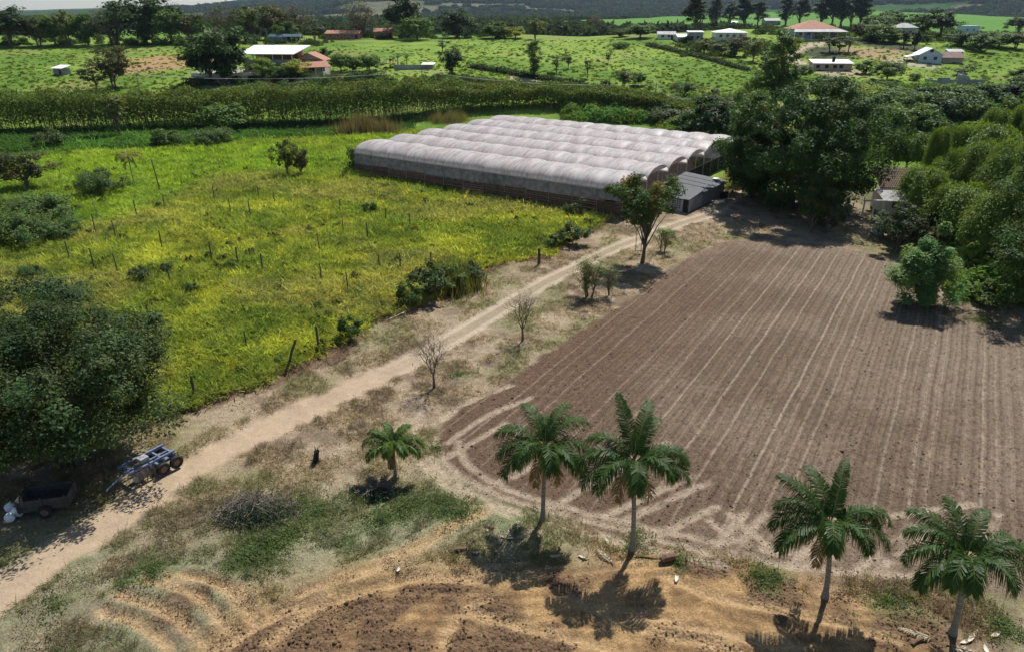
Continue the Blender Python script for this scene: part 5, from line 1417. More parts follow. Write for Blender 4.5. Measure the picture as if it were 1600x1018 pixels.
def palm(base, node_px, label, fronds, L, rtrunk=.15, seed=0, lean=(0, 0), tint=(.045, .095, .018), grp='palms along the near edge of the field'):
    rg = np.random.default_rng(seed)
    p = at(*base, 0); p.z = surf(p.x, p.y) - .05
    hN = topz(p, node_px[1])
    root = empty('palm_tree', p, 0, label, 'palm', grp)
    sh_ = min(1.1, hN * .25)
    top = np.array([lean[0], lean[1], hN])
    cut = 1 - sh_ / hN
    tr = [np.array([lean[0] * t ** 1.5, lean[1] * t ** 1.5, hN * t]) for t in np.linspace(0, cut, 9)]
    rad = rtrunk * np.array([1.75, 1.2, 1.0, .98, .95, .92, .9, .86, .84]) 
    mb = MB(); mb.tube([tr[0] - np.array([0, 0, .3])] + tr, [rad[0] * 1.15] + list(rad), 10)
    tk = mb.build('trunk', M_palmtrunk, root, True)
    for i in range(1, 16):
        t = cut * i / 16; c = np.array([lean[0] * t ** 1.5, lean[1] * t ** 1.5, hN * t]); r_ = np.interp(i / 2, range(9), rad) * 1.012
        MB().tube([c, c + np.array([0, 0, .035])], r_, 10, False).build('ring_scar', M_palmtrunk, tk)
    MB().tube([tr[-1], tr[-1] + (top - tr[-1]) * .3, tr[-1] + (top - tr[-1]) * .75, top + np.array([0, 0, .12])], [rad[-1] * 1.12, rad[-1] * 1.2, rad[-1] * .95, .05], 10).build('crownshaft', M_shaft, root, True)
    MB().tube([top, top + np.array([.02, .02, L * .33]), top + np.array([.05, .02, L * .62])], [.035, .02, .004], 5).build('spear_leaf', M_shaft, root)
    for az_, e0, dr, ls in fronds:
        me = frond_mesh(rg, L * ls * 1.08, math.radians(e0 + (16 if e0 < 60 else 0)), dr * .96, 112, L * .31, rg.uniform(-.06, .06), tint)
        o = link(bpy.data.objects.new('frond', me), root)
        o.location = tuple(top + np.array([0, 0, -.05])); o.rotation_euler = (rg.uniform(-.12, .12), 0, math.radians(az_))
    if L > 2:
        for az_ in rg.uniform(0, 360, 2):
            me = frond_mesh(rg, L * .7, math.radians(5), 2.6, 50, L * .2, .1, (.22, .16, .08))
            o = link(bpy.data.objects.new('dead_frond', me), root); o.location = tuple(top + np.array([0, 0, -.35])); o.rotation_euler = (0, 0, math.radians(az_))
    return root
# azimuth: 0 = right, 90 = away, 180 = left, 270 = towards the camera
palm((848, 812), (853, 700), 'tall palm with dark drooping crown, leftmost of the four tall palms', [(185, 35, 2.6, 1), (205, 15, 2.3, .95), (-5, 35, 2.5, .95), (-25, 20, 2.4, .9), (165, 62, 2.2, 1), (120, 66, 1.6, 1), (60, 70, 1.8, 1.05), (20, 58, 2.2, 1), (230, 48, 2.6, .9), (280, 50, 2.9, .85), (315, 40, 2.6, .9), (90, 45, 2.2, .9)], 2.45 * S, .125, 1, (.03, 0))
palm((988, 860), (990, 722), 'tall palm with upright twin fronds, second from the left of the four tall palms', [(180, 38, 2.5, 1.05), (195, 18, 2.2, 1.0), (215, 30, 2.5, .95), (0, 40, 2.5, 1.05), (-12, 22, 2.2, 1.0), (15, 30, 2.3, 1), (105, 80, .9, 1.05), (70, 76, 1.5, 1.1), (150, 60, 2.0, .9), (265, 62, 2.9, .85), (320, 48, 2.6, .85), (60, 60, 1.6, 1.0)], 2.5 * S, .125, 2, (-.32, 0))
palm((1289, 932), (1297, 820), 'palm with wide arching crown, third from the left of the four tall palms', [(180, 40, 2.4, 1.05), (200, 24, 2.3, 1.05), (170, 55, 2.2, 1), (0, 42, 2.4, 1.1), (-18, 22, 2.2, 1), (12, 35, 2.4, 1), (140, 68, 1.3, 1.05), (60, 74, 1.1, 1.05), (100, 70, 1.5, 1), (250, 55, 2.8, .9), (300, 50, 2.8, .85)], 2.35 * S, .125, 3, (-.55, 0))
palm((1488, 990), (1504, 872), 'rightmost palm with broad low crown near the lower right corner', [(180, 40, 2.3, 1.05), (205, 25, 2.3, 1.05), (165, 52, 2.0, 1), (0, 38, 2.3, 1.1), (-15, 26, 2.3, 1.05), (15, 42, 2.2, 1), (140, 66, 1.6, 1), (45, 66, 1.6, .95), (100, 72, 1.2, .9), (245, 50, 2.8, .9), (300, 48, 2.8, .9), (225, 45, 2.5, .95)], 2.3 * S, .13, 4, (-.55, 0))
palm((618, 742), (617, 694), 'small young palm by the left end of the ploughed field', [(180, 40, 2.4, 1.1), (210, 20, 2.2, 1), (0, 42, 2.5, 1.1), (-20, 25, 2.3, 1), (120, 66, 1.8, .95), (60, 62, 1.8, .95), (260, 55, 2.8, .9), (310, 50, 2.7, .9), (160, 55, 2.2, 1)], 1.55 * S, .085, 5, tint=(.085, .15, .028))
palm((210, 290), (205, 248), 'slim yellow palm standing alone in the pasture', [(180, 50, 2.6, 1), (0, 50, 2.6, 1), (45, 55, 2.4, 1), (135, 55, 2.4, 1), (225, 45, 2.6, .9), (315, 45, 2.6, .9), (270, 50, 2.8, .9)], 2.0 * S, .08, 6, tint=(.26, .26, .05), grp='lone palms')

# banana plants near the stable
def banana(px, py, hpx, label, seed):
    rg = np.random.default_rng(seed); p = at(px, py); q = mpp(p); H = hpx * q
    r = empty('banana_plant', p, 0, label, 'plant', 'banana plants by the stable')
    MB().tube([(0, 0, -.3), (0, 0, H * .45)], [.22, .12], 7).build('stem', M_shaft, r)
    for k in range(9):
        a = k * .7 + rg.uniform(0, .4); e = rg.uniform(.7, 1.35); L = H * .6
        V = []; F = []; T = []
        pos = np.array([0, 0, H * .42]); n = 6
        dr = np.array([math.cos(a), math.sin(a), 0]); sd = np.array([-math.sin(a), math.cos(a), 0])
        for i in range(n + 1):
            w_ = .38 * math.sin(math.pi * (i + .3) / (n + .5)) ** .6
            V += [pos + sd * w_, pos + np.array([0, 0, .08]), pos - sd * w_]
            pos = pos + (dr * math.cos(e) + np.array([0, 0, math.sin(e)])) * L / n; e -= .28
        for i in range(n):
            k0 = i * 3; F += [(k0, k0 + 3, k0 + 4, k0 + 1), (k0 + 1, k0 + 4, k0 + 5, k0 + 2)]
        obj('leaf', mesh_np('leaf', V, F, hue(rg, len(V), (.10, .17, .05), .05)), M_leaf, r)
for i, (px, py, h, lb) in enumerate([(622, 104, 28, 'banana plant left of the low stable, tallest'), (636, 106, 30, 'banana plant behind the low stable roof'), (610, 106, 22, 'smaller banana plant at the far left of the stable')]):
    banana(px, py, h, lb, 200 + i)
# ------------------------------------------------------------------ posts, carts and small things
def ground_pt(px, py):
    p = at(px, py, .1); p.z = surf(p.x, p.y); return p

ORD = ['first', 'second', 'third', 'fourth', 'fifth', 'sixth', 'seventh', 'eighth']
STAKES = {  # rows in the pasture, left to right: base pixel and height in pixels
    'in the nearest row of thin stakes, above the shade tree': [(110, 408, 28), (148, 421, 30), (185, 429, 30), (267, 445, 30)],
    'in the second row of thin stakes from the left trees': [(150, 366, 28), (182, 375, 28), (254, 391, 28), (332, 409, 28), (372, 415, 26), (411, 426, 27)],
    'in the upper left row of thin stakes': [(118, 352, 24), (215, 342, 26), (258, 331, 24)],
    'in the topmost row of thin stakes': [(336, 316, 24), (361, 337, 24), (392, 342, 26), (405, 312, 20), (430, 322, 20)],
    'in the right hand group of thin stakes': [(500, 394, 22), (537, 368, 26), (532, 336, 22), (575, 377, 26), (603, 348, 20), (641, 357, 22)],
    'in the lower right group of thin stakes': [(502, 440, 26), (544, 454, 26), (626, 422, 24), (673, 418, 22)]}
rgp = np.random.default_rng(300)
for rowname, lst in STAKES.items():
    for i, (px, py, hp) in enumerate(lst):
        p = ground_pt(px, py); h = topz(p, py - hp)
        lx, ly = rgp.normal(0, .06, 2)
        mb = MB(); r = rgp.uniform(.06, .085); h *= 1.12
        mb.tube([(0, 0, -.4), (lx * .4, ly * .4, h * .4), (lx, ly, h * .97), (lx, ly, h)], [r * 1.15, r, r * .9, r * .55], 7)
        o = mb.build('stake', M_post, None); o.location = p
        tag(o, f'{ORD[i]} stake from the left {rowname}', 'stake', 'thin wooden stakes in the pasture')
def fence_post(px, py, hp, label, lean=(0, 0), r=.1, mat=None):
    p = ground_pt(px, py); h = topz(p, py - hp)
    mb = MB(); mb.tube([(0, 0, -.4), (lean[0] * .5, lean[1] * .5, h * .5), (lean[0], lean[1], h * .96), (lean[0] * 1.02, lean[1], h)], [r * 1.1, r, r * .95, r * .7], 8)
    o = mb.build('fence_post', mat or M_post, None, False); o.location = p
    tag(o, label, 'post', 'old fence posts along the road edge of the pasture'); return o
fence_post(305, 620, 34, 'stout old fence post beside the shade tree crown, by the road')
fence_post(386, 546, 30, 'thin fence post second from the shade tree along the pasture edge', r=.06)
fence_post(450, 572, 42, 'leaning dark fence post among weeds at the pasture edge', (.9, 0), .1)
fence_post(498, 545, 36, 'upright fence post right of the leaning one', r=.1)
fence_post(236, 512, 36, 'tall thin post in the grass right of the shade tree top', r=.06)
fence_post(646, 476, 28, 'fence post half hidden in tall grass by the broad leaved bush', r=.08)
fence_post(720, 448, 26, 'fence post in the tall grass clump beside the road', r=.08)
fence_post(593, 420, 22, 'short fence post standing out in the pasture above the tall grass', r=.07)
fence_post(842, 412, 24, 'thick dark stump like post beside the road bend', r=.16)
o = fence_post(251, 302, 52, 'tall slanting pole in the pasture right of the yellow palm', (-.35, 0), .09); o.name = 'tall_pole'
o = fence_post(155, 350, 46, 'tall thin forked stick near the left shrubs', (-.1, 0), .05, M_palebark); o.name = 'forked_stick'

# fallen white pole
a, b = ground_pt(608, 498), ground_pt(632, 488)
o = MB().tube([(0, 0, .06), tuple((b - a) * .5 + Vector((0, 0, .08))), tuple(b - a + Vector((0, 0, .06)))], .06, 7).build('fallen_pole', M_straw, None); o.location = a
tag(o, 'pale pole lying at the edge of the pasture', 'pole')

# ---- farm implement on wheels under the tree
p0 = ground_pt(206, 752); p1 = ground_pt(262, 722)
d = p1 - p0; Lc = math.hypot(d.x, d.y) * 1.12
tr = empty('farm_trailer', p0, math.atan2(d.y, d.x), 'blue grey farm implement with long rails and wheels under the tree', 'trailer')
zf = .82
for y in (-.55, .0, .62):
    MB().box(-.3, Lc, y - .06, y + .06, zf + (.16 if y else 0), zf + .13 + (.16 if y else 0)).build('rail', M_bluepaint, tr)
for x in (.1, Lc * .38, Lc * .7, Lc - .1):
    MB().box(x - .06, x + .06, -.66, .74, zf - .12, zf + .155).build('cross_bar', M_bluepaint, tr)
MB().box(Lc * .55, Lc * .95, -.48, .54, zf - .3, zf - .125).build('deck', M_bluepaint, tr)
def wheel(par, x, y, r, w_):
    n = 18; mb = MB()
    prof = [(r * .55, -w_ / 2), (r * .9, -w_ / 2), (r, -w_ * .3), (r, w_ * .3), (r * .9, w_ / 2), (r * .55, w_ / 2)]
    V = []; F = []
    for i in range(n):
        a = i * 2 * math.pi / n
        for rr_, yy in prof: V.append((x + rr_ * math.cos(a), y + yy, r + rr_ * math.sin(a)))
    for i in range(n):
        for k in range(5):
            q0 = i * 6 + k; q1 = ((i + 1) % n) * 6 + k; F.append((q0, q1, q1 + 1, q0 + 1))
    wh = mb.add(V, F).build('wheel', M_rubber, par)
    MB().tube([(x, y - w_ * .35, r), (x, y - w_ * .1, r), (x, y + w_ * .35, r)], [r * .56, r * .42, r * .56], 14).build('rim', M_rust, wh)
for x in (Lc * .60, Lc * .93):
    for y in (-.85, .92): wheel(tr, x, y, .42, .26)
    MB().tube([(x, -.8, .42), (x, .86, .42)], .05, 6).build('axle', M_rust, tr)
for k in range(6):
    x = .15 + k * .24
    MB().tube([(x, -.62, zf), (x + .05, -.66, zf * .55), (x - .06, -.70, .12), (x + .08, -.72, .02)], [.035, .035, .03, .015], 5).build('tine', M_rust, tr)
for k in range(4):
    x = .25 + k * .34
    MB().tube([(x, -.35, .42), (x, -.32, .42)], [.34, .30], 14).build('disc', M_steel, tr)
MB().tube([(-.3, .03, zf), (-1.1, .03, .55), (-1.5, .03, .35)], [.06, .06, .05], 6).build('drawbar', M_bluepaint, tr)
MB().box(Lc * .25, Lc * .45, -.3, .2, zf + .29, zf + .55).build('tool_box', M_steel, tr)

# ---- wooden cart
p0 = ground_pt(78, 790)
M_cartwood = plain('shaded_cart_wood', (.075, .068, .062), .9, .4, 4, bump=.4, dirt=(.05, .045, .04))  # wood colour darkened to stand for the deep shade under the tree
ct = empty('wooden_cart', p0, math.radians(14), 'grey wooden box cart standing in the shade of the big left tree', 'cart')
for s_, y in ((-1, -.75), (1, .75)):
    for k in range(3): MB().box(-1.3, 1.3, y - .025, y + .025, .45 + k * .23, .66 + k * .23).build('plank', M_cartwood, ct)
for x in (-1.3, 1.3):
    for k in range(3): MB().box(x - .025, x + .025, -.72, .72, .45 + k * .23, .66 + k * .23).build('plank', M_cartwood, ct)
MB().box(-1.27, 1.27, -.72, .72, .36, .43).build('floor', M_cartwood, ct)
for x in (-1.2, 0, 1.2):
    for y in (-.80, .80): MB().box(x - .04, x + .04, y - .024, y + .024, .36, 1.25).build('stake', M_cartwood, ct)
for y in (-.95, .95): wheel(ct, .1, y, .38, .16)
MB().tube([(.1, -.95, .38), (.1, .95, .38)], .05, 6).build('axle', M_rust, ct)
MB().tube([(-1.3, 0, .42), (-2.6, .05, .3)], [.05, .04], 6).build('shaft', M_cartwood, ct)

# ---- white sacks
def sack(px, py, sx, label, seed, dz=0.0):
    rg = np.random.default_rng(seed); p = ground_pt(px, py); p.z += dz
    nu, nv = 14, 8; V = []; F = []
    for j in range(nv + 1):
        th = math.pi * j / nv
        for i in range(nu):
            a = 2 * math.pi * i / nu
            k = 1 + .12 * math.sin(3 * a + seed) * math.sin(th) + .08 * math.sin(5 * a + 2 * th)
            rr_ = math.sin(th) ** .7
            V.append((sx * .5 * rr_ * math.cos(a) * k, sx * .42 * rr_ * math.sin(a) * k, sx * .45 * (1 + math.cos(th) * (1 if th > 1.57 else 1.15))))
    for j in range(nv):
        for i in range(nu):
            q0 = j * nu + i; q1 = j * nu + (i + 1) % nu; F.append((q0, q0 + nu, q1 + nu, q1))
    r = empty('plastic_sack', p, 0, label, 'sack', 'white sacks by the cart')
    MB().add(V, F).build('bag', M_whitesack, r, True)
    MB().tube([(0, 0, sx * .92), (.02, .02, sx * 1.0), (.08, .02, sx * 1.08)], [.05, .03, .07], 7).build('tied_neck', M_whitesack, r, True)
sack(16, 812, .55, 'white sack lowest of the three left of the cart', 1); sack(18, 796, .62, 'white sack at the back of the three left of the cart', 2); sack(29, 803, .6, 'white sack rightmost of the three left of the cart', 3)

# ---- brush pile
def brush(px, py, R, H, label, n=420, seed=5, leaves=2400):
    rg = np.random.default_rng(seed); p = ground_pt(px, py)
    r = empty('brush_pile', p, 0, label, 'brush pile')
    mb = MB()
    for k in range(n):
        a = rg.uniform(0, 6.283); rd = R * rg.uniform(0, 1) ** .6; L = rg.uniform(.5, 1.5)
        h0 = H * (1 - (rd / R) ** 2) * rg.uniform(.1, 1)
        c = np.array([math.cos(a) * rd * 1.5, math.sin(a) * rd * .8, h0]); dd = rg.normal(size=3); dd[2] = dd[2] * .45 + .1; dd /= np.linalg.norm(dd)
        s0, s1 = c - dd * L / 2, c + dd * L / 2; s0[2] = max(s0[2], 0); s1[2] = max(s1[2], .02)
        mb.tube([s0, (s0 + s1) / 2 + rg.normal(size=3) * .06, s1], [.022, .016, .006], 3, cap=False)
    mb.build('branches', plain('dead_branch', (.17, .135, .115), .9, .4, 7), r)
    P = np.stack([rg.normal(.2, R * .55, leaves), rg.normal(-.3, R * .35, leaves), np.abs(rg.normal(0, H * .32, leaves)) + .05], 1)
    V, F, T = leaf_arrays(P, rg.normal(size=(leaves, 3)) * .6 + np.array([0, 0, .8]), .13, rg, .6, hue(rg, leaves, (.055, .10, .04), .3))
    obj('vine_leaves', mesh_np('vine_leaves', V, F, T), M_leaf, r)
    return r
brush(402, 800, 1.75, 1.35, 'tangled pile of dry grey branches with green vines beside the road')
brush(590, 768, .9, .55, 'low heap of dry leaves in the shadow of the young palm', 160, 6, 1200)

# ---- stump
p = ground_pt(494, 720)
st = empty('stump', p, 0, 'black burnt stump with splintered top between road and field', 'stump')
mb = MB().tube([(0, 0, -.2), (-.02, 0, .1), (.03, .0, .45), (.12, 0, .85)], [.30, .21, .17, .15], 9)
mb.build('trunk', plain('charred_wood', (.022, .02, .019), .9, .4, 6, bump=.6), st)
for k in range(5):
    a = k * 1.257; MB().tube([(.12 + .1 * math.cos(a), .1 * math.sin(a), .83), (.12 + .17 * math.cos(a), .17 * math.sin(a), 1.0 + .1 * (k % 3))], [.05, .01], 5).build('splinter', MATS['charred_wood'], st)
for k in range(3):
    a = k * 2.1 + .5; MB().tube([(.15 * math.cos(a), .15 * math.sin(a), .1), (.5 * math.cos(a), .5 * math.sin(a), -.02)], [.08, .03], 5).build('root', MATS['charred_wood'], st)

# ---- litter under the palms: dead fronds, sheaths, logs
def dead_frond(px, py, az_, L, label, seed):
    p = ground_pt(px, py); me = frond_mesh(np.random.default_rng(seed), L, .12, .25, 40, .4, .1, (.46, .40, .31))
    o = link(bpy.data.objects.new('dead_frond', me)); o.location = p + Vector((0, 0, .06)); o.rotation_euler = (.25, 0, math.radians(az_))
    tag(o, label, 'dead frond', 'dead palm fronds')
for i, (px, py, az_, L, lb) in enumerate([(788, 842, 60, 1.7, 'dry frond lying left of the first tall palm'), (838, 822, 215, 1.3, 'pale dry frond at the foot of the first tall palm'), (958, 880, 120, 1.3, 'dry frond in the soil left of the second tall palm'), (1462, 1000, 150, 1.5, 'dry frond left of the rightmost palm foot'), (1478, 1006, 330, 1.5, 'dry frond below the rightmost palm foot')]):
    dead_frond(px, py, az_, L, lb, 400 + i)
def sheath(px, py, az_, L, label, w_=.10):
    p = ground_pt(px, py); V = []; F = []; n = 8
    for i in range(n + 1):
        t = i / n; ww = w_ * (math.sin(math.pi * (t * .8 + .15))); zz = .02 + .07 * (2 * t - 1) ** 2
        for k in range(5):
            a = math.pi * k / 4; V.append(((t - .5) * L, -ww * math.cos(a), zz + .05 * (1 - math.sin(a)) + .0))
    for i in range(n):
        for k in range(4):
            q0 = i * 5 + k; F.append((q0, q0 + 1, q0 + 6, q0 + 5))
    o = MB().add(V, F).build('fallen_sheath', M_straw, None, True); o.location = p; o.rotation_euler = (0, 0, math.radians(az_)); tag(o, label, 'palm sheath', 'fallen palm sheaths')
for px, py, az_, L, lb in [(868, 868, 10, .55, 'pale sheath scrap right of the palm shadow'), (911, 868, -25, .5, 'white sheath scrap between the two left palms'), (949, 843, 100, .6, 'pale sheath standing in the grass left of the second palm'), (745, 861, 20, .4, 'small white scrap left of the first palm shadow'),
                         (1058, 898, 70, .8, 'pale sheath below the log right of the second palm'), (1520, 992, 40, 1.0, 'broad white sheath right of the rightmost palm foot'), (1556, 990, 25, .6, 'thin pale sheath near the right edge'), (1541, 1012, 70, .6, 'pale sheath at the bottom edge near the right corner'), (1510, 1000, 200, .8, 'grey sheath under the broad white one'), (792, 838, -20, .7, 'pale stick like sheath across the dry frond'), (762, 826, 0, .3, 'tiny pale scrap above the palm shadow'), (623, 890, 80, .4, 'tiny pale scrap in the orange soil')]:
    sheath(px, py, az_, L, lb)
def logpiece(px, py, az_, L, r_, label, mat):
    p = ground_pt(px, py)
    o = MB().tube([(-L / 2, 0, r_ * .8), (-L / 4, .03, r_), (L / 4, -.02, r_ * .95), (L / 2, .04, r_ * .7)], [r_ * .7, r_, r_ * .9, r_ * .5], 8).build('log', mat, None, False)
    o.location = p; o.rotation_euler = (0, 0, math.radians(az_)); tag(o, label, 'log', 'logs and wood chunks in the soil')
M_brownlog = plain('brown_log', (.17, .10, .06), .9, .4, 5, bump=.5)
for a_ in [(718, 858, 15, .8, .12, 'dark wood chunk left of the first palm shadow'), (765, 822, -10, .5, .09, 'small brown chunk above the first palm shadow'), (1045, 873, 20, .9, .22, 'thick brown log right of the second palm foot'), (1015, 868, -8, 1.4, .05, 'thin branch lying between the second palm and the brown log'), (1435, 1000, 30, .9, .1, 'dark branch stub left of the rightmost palm')]:
    logpiece(*a_, M_brownlog)

# ---- rope swing hung under the verge tree
p = ground_pt(997, 396)
sw = empty('rope_swing', p, math.radians(15), 'dark rope swing with board seat left of the round crowned tree trunk', 'swing')
for x in (-.35, .35): MB().tube([(x, 0, .5), (x, .02, 3.2)], .035, 5).build('rope', M_rubber, sw)
MB().box(-.5, .5, -.12, .12, .43, .5).build('seat', M_greywood, sw)
MB().tube([(-.9, 0, 3.22), (.9, .1, 3.3)], .06, 6).build('hanging_bar', M_greywood, sw)

# ---- bench and drums beside the shed
p = ground_pt(1122, 318)
bn = empty('work_bench', p, math.radians(-20), 'pale low bench beside the shed wall', 'bench')
MB().box(-.9, .9, -.3, .3, .5, .57).build('top', M_whitewall, bn)
for x in (-.8, .8):
    for y in (-.24, .24): MB().box(x - .04, x + .04, y - .04, y + .04, 0, .497).build('leg', M_greywood, bn)
for px, py, lb in [(1128, 309, 'black drum nearest the shed corner'), (1134, 308, 'black drum right of its twin by the shed')]:
    p = ground_pt(px, py)
    o = MB().tube([(0, 0, 0), (0, 0, .03), (0, 0, .3), (0, 0, .33), (0, 0, .36), (0, 0, .6), (0, 0, .63), (0, 0, .66), (0, 0, .95), (0, 0, .98)], [.28, .3, .29, .31, .29, .29, .31, .29, .3, .28], 14).build('drum', M_rubber, None, True)
    o.location = p; tag(o, lb, 'drum', 'black drums by the shed')

# ---- power poles and wires on the slope
def pole(px, py, hp, label):
    p = at(px, py); h = topz(p, py - hp)
    r = empty('utility_pole', p, 0, label, 'utility pole', 'poles below the far slope')
    MB().tube([(0, 0, -.5), (0, 0, h)], [.16, .11], 7).build('shaft', M_greywood, r)
    MB().box(-.8, .8, -.06, .06, h - .5, h - .38).build('cross_arm', M_greywood, r)
    for x in (-.7, 0, .7): MB().tube([(x, 0, h - .378), (x, 0, h - .22)], .05, 6).build('insulator', M_concrete, r)
    return p + Vector((0, 0, h - .2))
tops = [pole(220, 150, 34, 'utility pole left of the farmhouse above the hedge'), pole(661, 152, 42, 'utility pole below the head of the dirt path'), pole(1022, 176, 46, 'utility pole above the far end of the greenhouse'), pole(1083, 186, 34, 'utility pole left of the purple blossom')]
for a, b in zip(tops, tops[1:]):
    for k, dx in enumerate((-.7, .7)):
        pts = [(a + (b - a) * t) + Vector((dx, 0, -6 * t * (1 - t))) for t in np.linspace(0, 1, 13)]
        o = MB().tube(pts, .022, 3).build('power_wire', M_cable, None)
        i_ = tops.index(a)
        tag(o, f'{("left", "right")[k]} of the thin wires from the {("first", "second", "third")[i_]} utility pole', 'wire', 'power wires')

# dark hedge banks across the slope
def bank_hedge(pts, H, label, seed, n=9000, tint=(.045, .065, .025)):
    rg = np.random.default_rng(seed); L = spline(land(pts), 6)
    seg = np.r_[0, np.cumsum(np.linalg.norm(np.diff(L, axis=0), axis=1))]
    s_ = rg.uniform(0, seg[-1], n); x = np.interp(s_, seg, L[:, 0]) + rg.normal(0, .7, n); y = np.interp(s_, seg, L[:, 1]) + rg.normal(0, .7, n)
    z = terrain(x, y) + rg.uniform(0, 1, n) * H * (.5 + fbm(s_ / 3, s_ * 0, 4, 2))
    V, F, T = leaf_arrays(np.stack([x, y, z], 1), rg.normal(size=(n, 3)) * .5 + np.array([0, 0, .8]), .5, rg, .5, hue(rg, n, tint, .3))
    tag(obj('hedge_bank', mesh_np('hedge_bank', V, F, T), M_leaf), label, 'hedge')
bank_hedge([(735, 106), (790, 115), (850, 125), (905, 134), (965, 149)], 1.3, 'dark low hedge along the upper side of the dirt path on the slope', 501)
bank_hedge([(1010, 71), (1060, 83), (1110, 95), (1168, 111)], 1.3, 'dark hedge line crossing the bright slope below the village', 502)
bank_hedge([(640, 140), (720, 126), (790, 130), (900, 150), (1000, 165)], .8, 'straggling hedge along the foot of the slope', 503, 3000, (.07, .095, .035))
# ------------------------------------------------------------------ ground cover (instanced tufts)
def scatter(name, P, scl, rotz, tints, srcs, label, cat, mat=None, tilt=.25):
    n = len(P); rg = np.random.default_rng(n)
    me = bpy.data.meshes.new(name); me.vertices.add(n); me.vertices.foreach_set('co', np.asarray(P, np.float32).ravel())
    a = me.attributes.new('tint', 'FLOAT_COLOR', 'POINT'); t = np.ones((n, 4), np.float32); t[:, :3] = tints; a.data.foreach_set('color', t.ravel())
    a = me.attributes.new('scl', 'FLOAT', 'POINT'); a.data.foreach_set('value', np.asarray(scl, np.float32))
    r = np.zeros((n, 3), np.float32); r[:, 2] = rotz; r[:, :2] = rg.normal(0, tilt, (n, 2))
    a = me.attributes.new('rot', 'FLOAT_VECTOR', 'POINT'); a.data.foreach_set('vector', r.ravel())
    me.update()
    ng = bpy.data.node_groups.new(name, 'GeometryNodeTree')
    ng.interface.new_socket('Geometry', in_out='INPUT', socket_type='NodeSocketGeometry'); ng.interface.new_socket('Geometry', in_out='OUTPUT', socket_type='NodeSocketGeometry')
    gi = ng.nodes.new('NodeGroupInput'); go = ng.nodes.new('NodeGroupOutput')
    ip = ng.nodes.new('GeometryNodeInstanceOnPoints')
    jn = ng.nodes.new('GeometryNodeGeometryToInstance')
    for s_ in srcs:
        oi = ng.nodes.new('GeometryNodeObjectInfo'); oi.inputs['Object'].default_value = s_; oi.inputs['As Instance'].default_value = True
        ng.links.new(oi.outputs['Geometry'], jn.inputs[0])
    if len(srcs) == 1: ng.links.new(oi.outputs['Geometry'], ip.inputs['Instance'])
    else:
        j2 = ng.nodes.new('GeometryNodeJoinGeometry')
        ng.nodes.remove(jn)
        for nd in [q for q in ng.nodes if q.bl_idname == 'GeometryNodeObjectInfo']: ng.links.new(nd.outputs['Geometry'], j2.inputs[0])
        ng.links.new(j2.outputs[0], ip.inputs['Instance']); ip.inputs['Pick Instance'].default_value = True
    def attr(nm, ty):
        q = ng.nodes.new('GeometryNodeInputNamedAttribute'); q.data_type = ty; q.inputs['Name'].default_value = nm; return q.outputs['Attribute']
    ng.links.new(attr('rot', 'FLOAT_VECTOR'), ip.inputs['Rotation']); ng.links.new(attr('scl', 'FLOAT'), ip.inputs['Scale'])
    ng.links.new(gi.outputs[0], ip.inputs['Points']); ng.links.new(ip.outputs[0], go.inputs[0])
    o = link(bpy.data.objects.new(name, me)); md = o.modifiers.new('scatter', 'NODES'); md.node_group = ng
    return tag(o, label, cat, kind='stuff')

def src(name, V, F):
    me = mesh_np(name, V, F); me.materials.append(M_grass)
    return bpy.data.objects.new(name, me)
def tuft(seed, n, h, spread, lean, w_):
    rg = np.random.default_rng(seed); V = []; F = []
    for k in range(n):
        a = rg.uniform(0, 6.283); b = np.array([rg.normal(0, spread), rg.normal(0, spread), -.03]); hh_ = h * rg.uniform(.5, 1.1); a2 = rg.uniform(0, 6.283)
        e = b + np.array([math.cos(a) * lean * hh_, math.sin(a) * lean * hh_, hh_]); m_ = b + (e - b) * .55 + np.array([0, 0, hh_ * .12])
        w = np.array([math.cos(a2), math.sin(a2), 0]) * w_; i = len(V)
        V += [b - w, b + w, m_ + w * .8, m_ - w * .8, e, e + w * .1]; F += [(i, i + 1, i + 2, i + 3), (i + 3, i + 2, i + 5, i + 4)]
    return src('tuft', V, F)
def weed(seed, n, R, H, leaf):
    rg = np.random.default_rng(seed)
    P = np.stack([rg.normal(0, R, n), rg.normal(0, R, n), rg.uniform(.02, 1, n) * H], 1)
    V, F, T = leaf_arrays(P, rg.normal(size=(n, 3)) * .4 + np.array([0, 0, 1]), leaf, rg, .6, np.ones((n, 3)))
    return src('weed', V, F)
def clump(seed, n, R, H, leaf):
    rg = np.random.default_rng(seed)
    d = rg.normal(size=(n, 3)); d /= np.linalg.norm(d, axis=1)[:, None]; d[:, 2] = np.abs(d[:, 2])
    P = d * rg.uniform(.6, 1, (n, 1)) * np.array([R, R, H])
    V, F, T = leaf_arrays(P, d + rg.normal(size=(n, 3)) * .5, leaf, rg, .5, np.ones((n, 3)))
    return src('clump', V, F)
def clod(seed):
    rg = np.random.default_rng(seed); V = []; F = []
    for j, (z, r) in enumerate([(-.4, .6), (.1, .95), (.5, .7)]):
        for i in range(6):
            a = i * 1.047 + j * .5; k = rg.uniform(.75, 1.2); V.append((math.cos(a) * r * k, math.sin(a) * r * k, z * rg.uniform(.8, 1.2)))
    V.append((0, 0, .75))
    for j in range(2):
        for i in range(6):
            q0 = j * 6 + i; q1 = j * 6 + (i + 1) % 6; F.append((q0, q1, q1 + 6, q0 + 6))
    for i in range(6): F.append((12 + i, 12 + (i + 1) % 6, 18, 18))
    return src('clod', V, F)

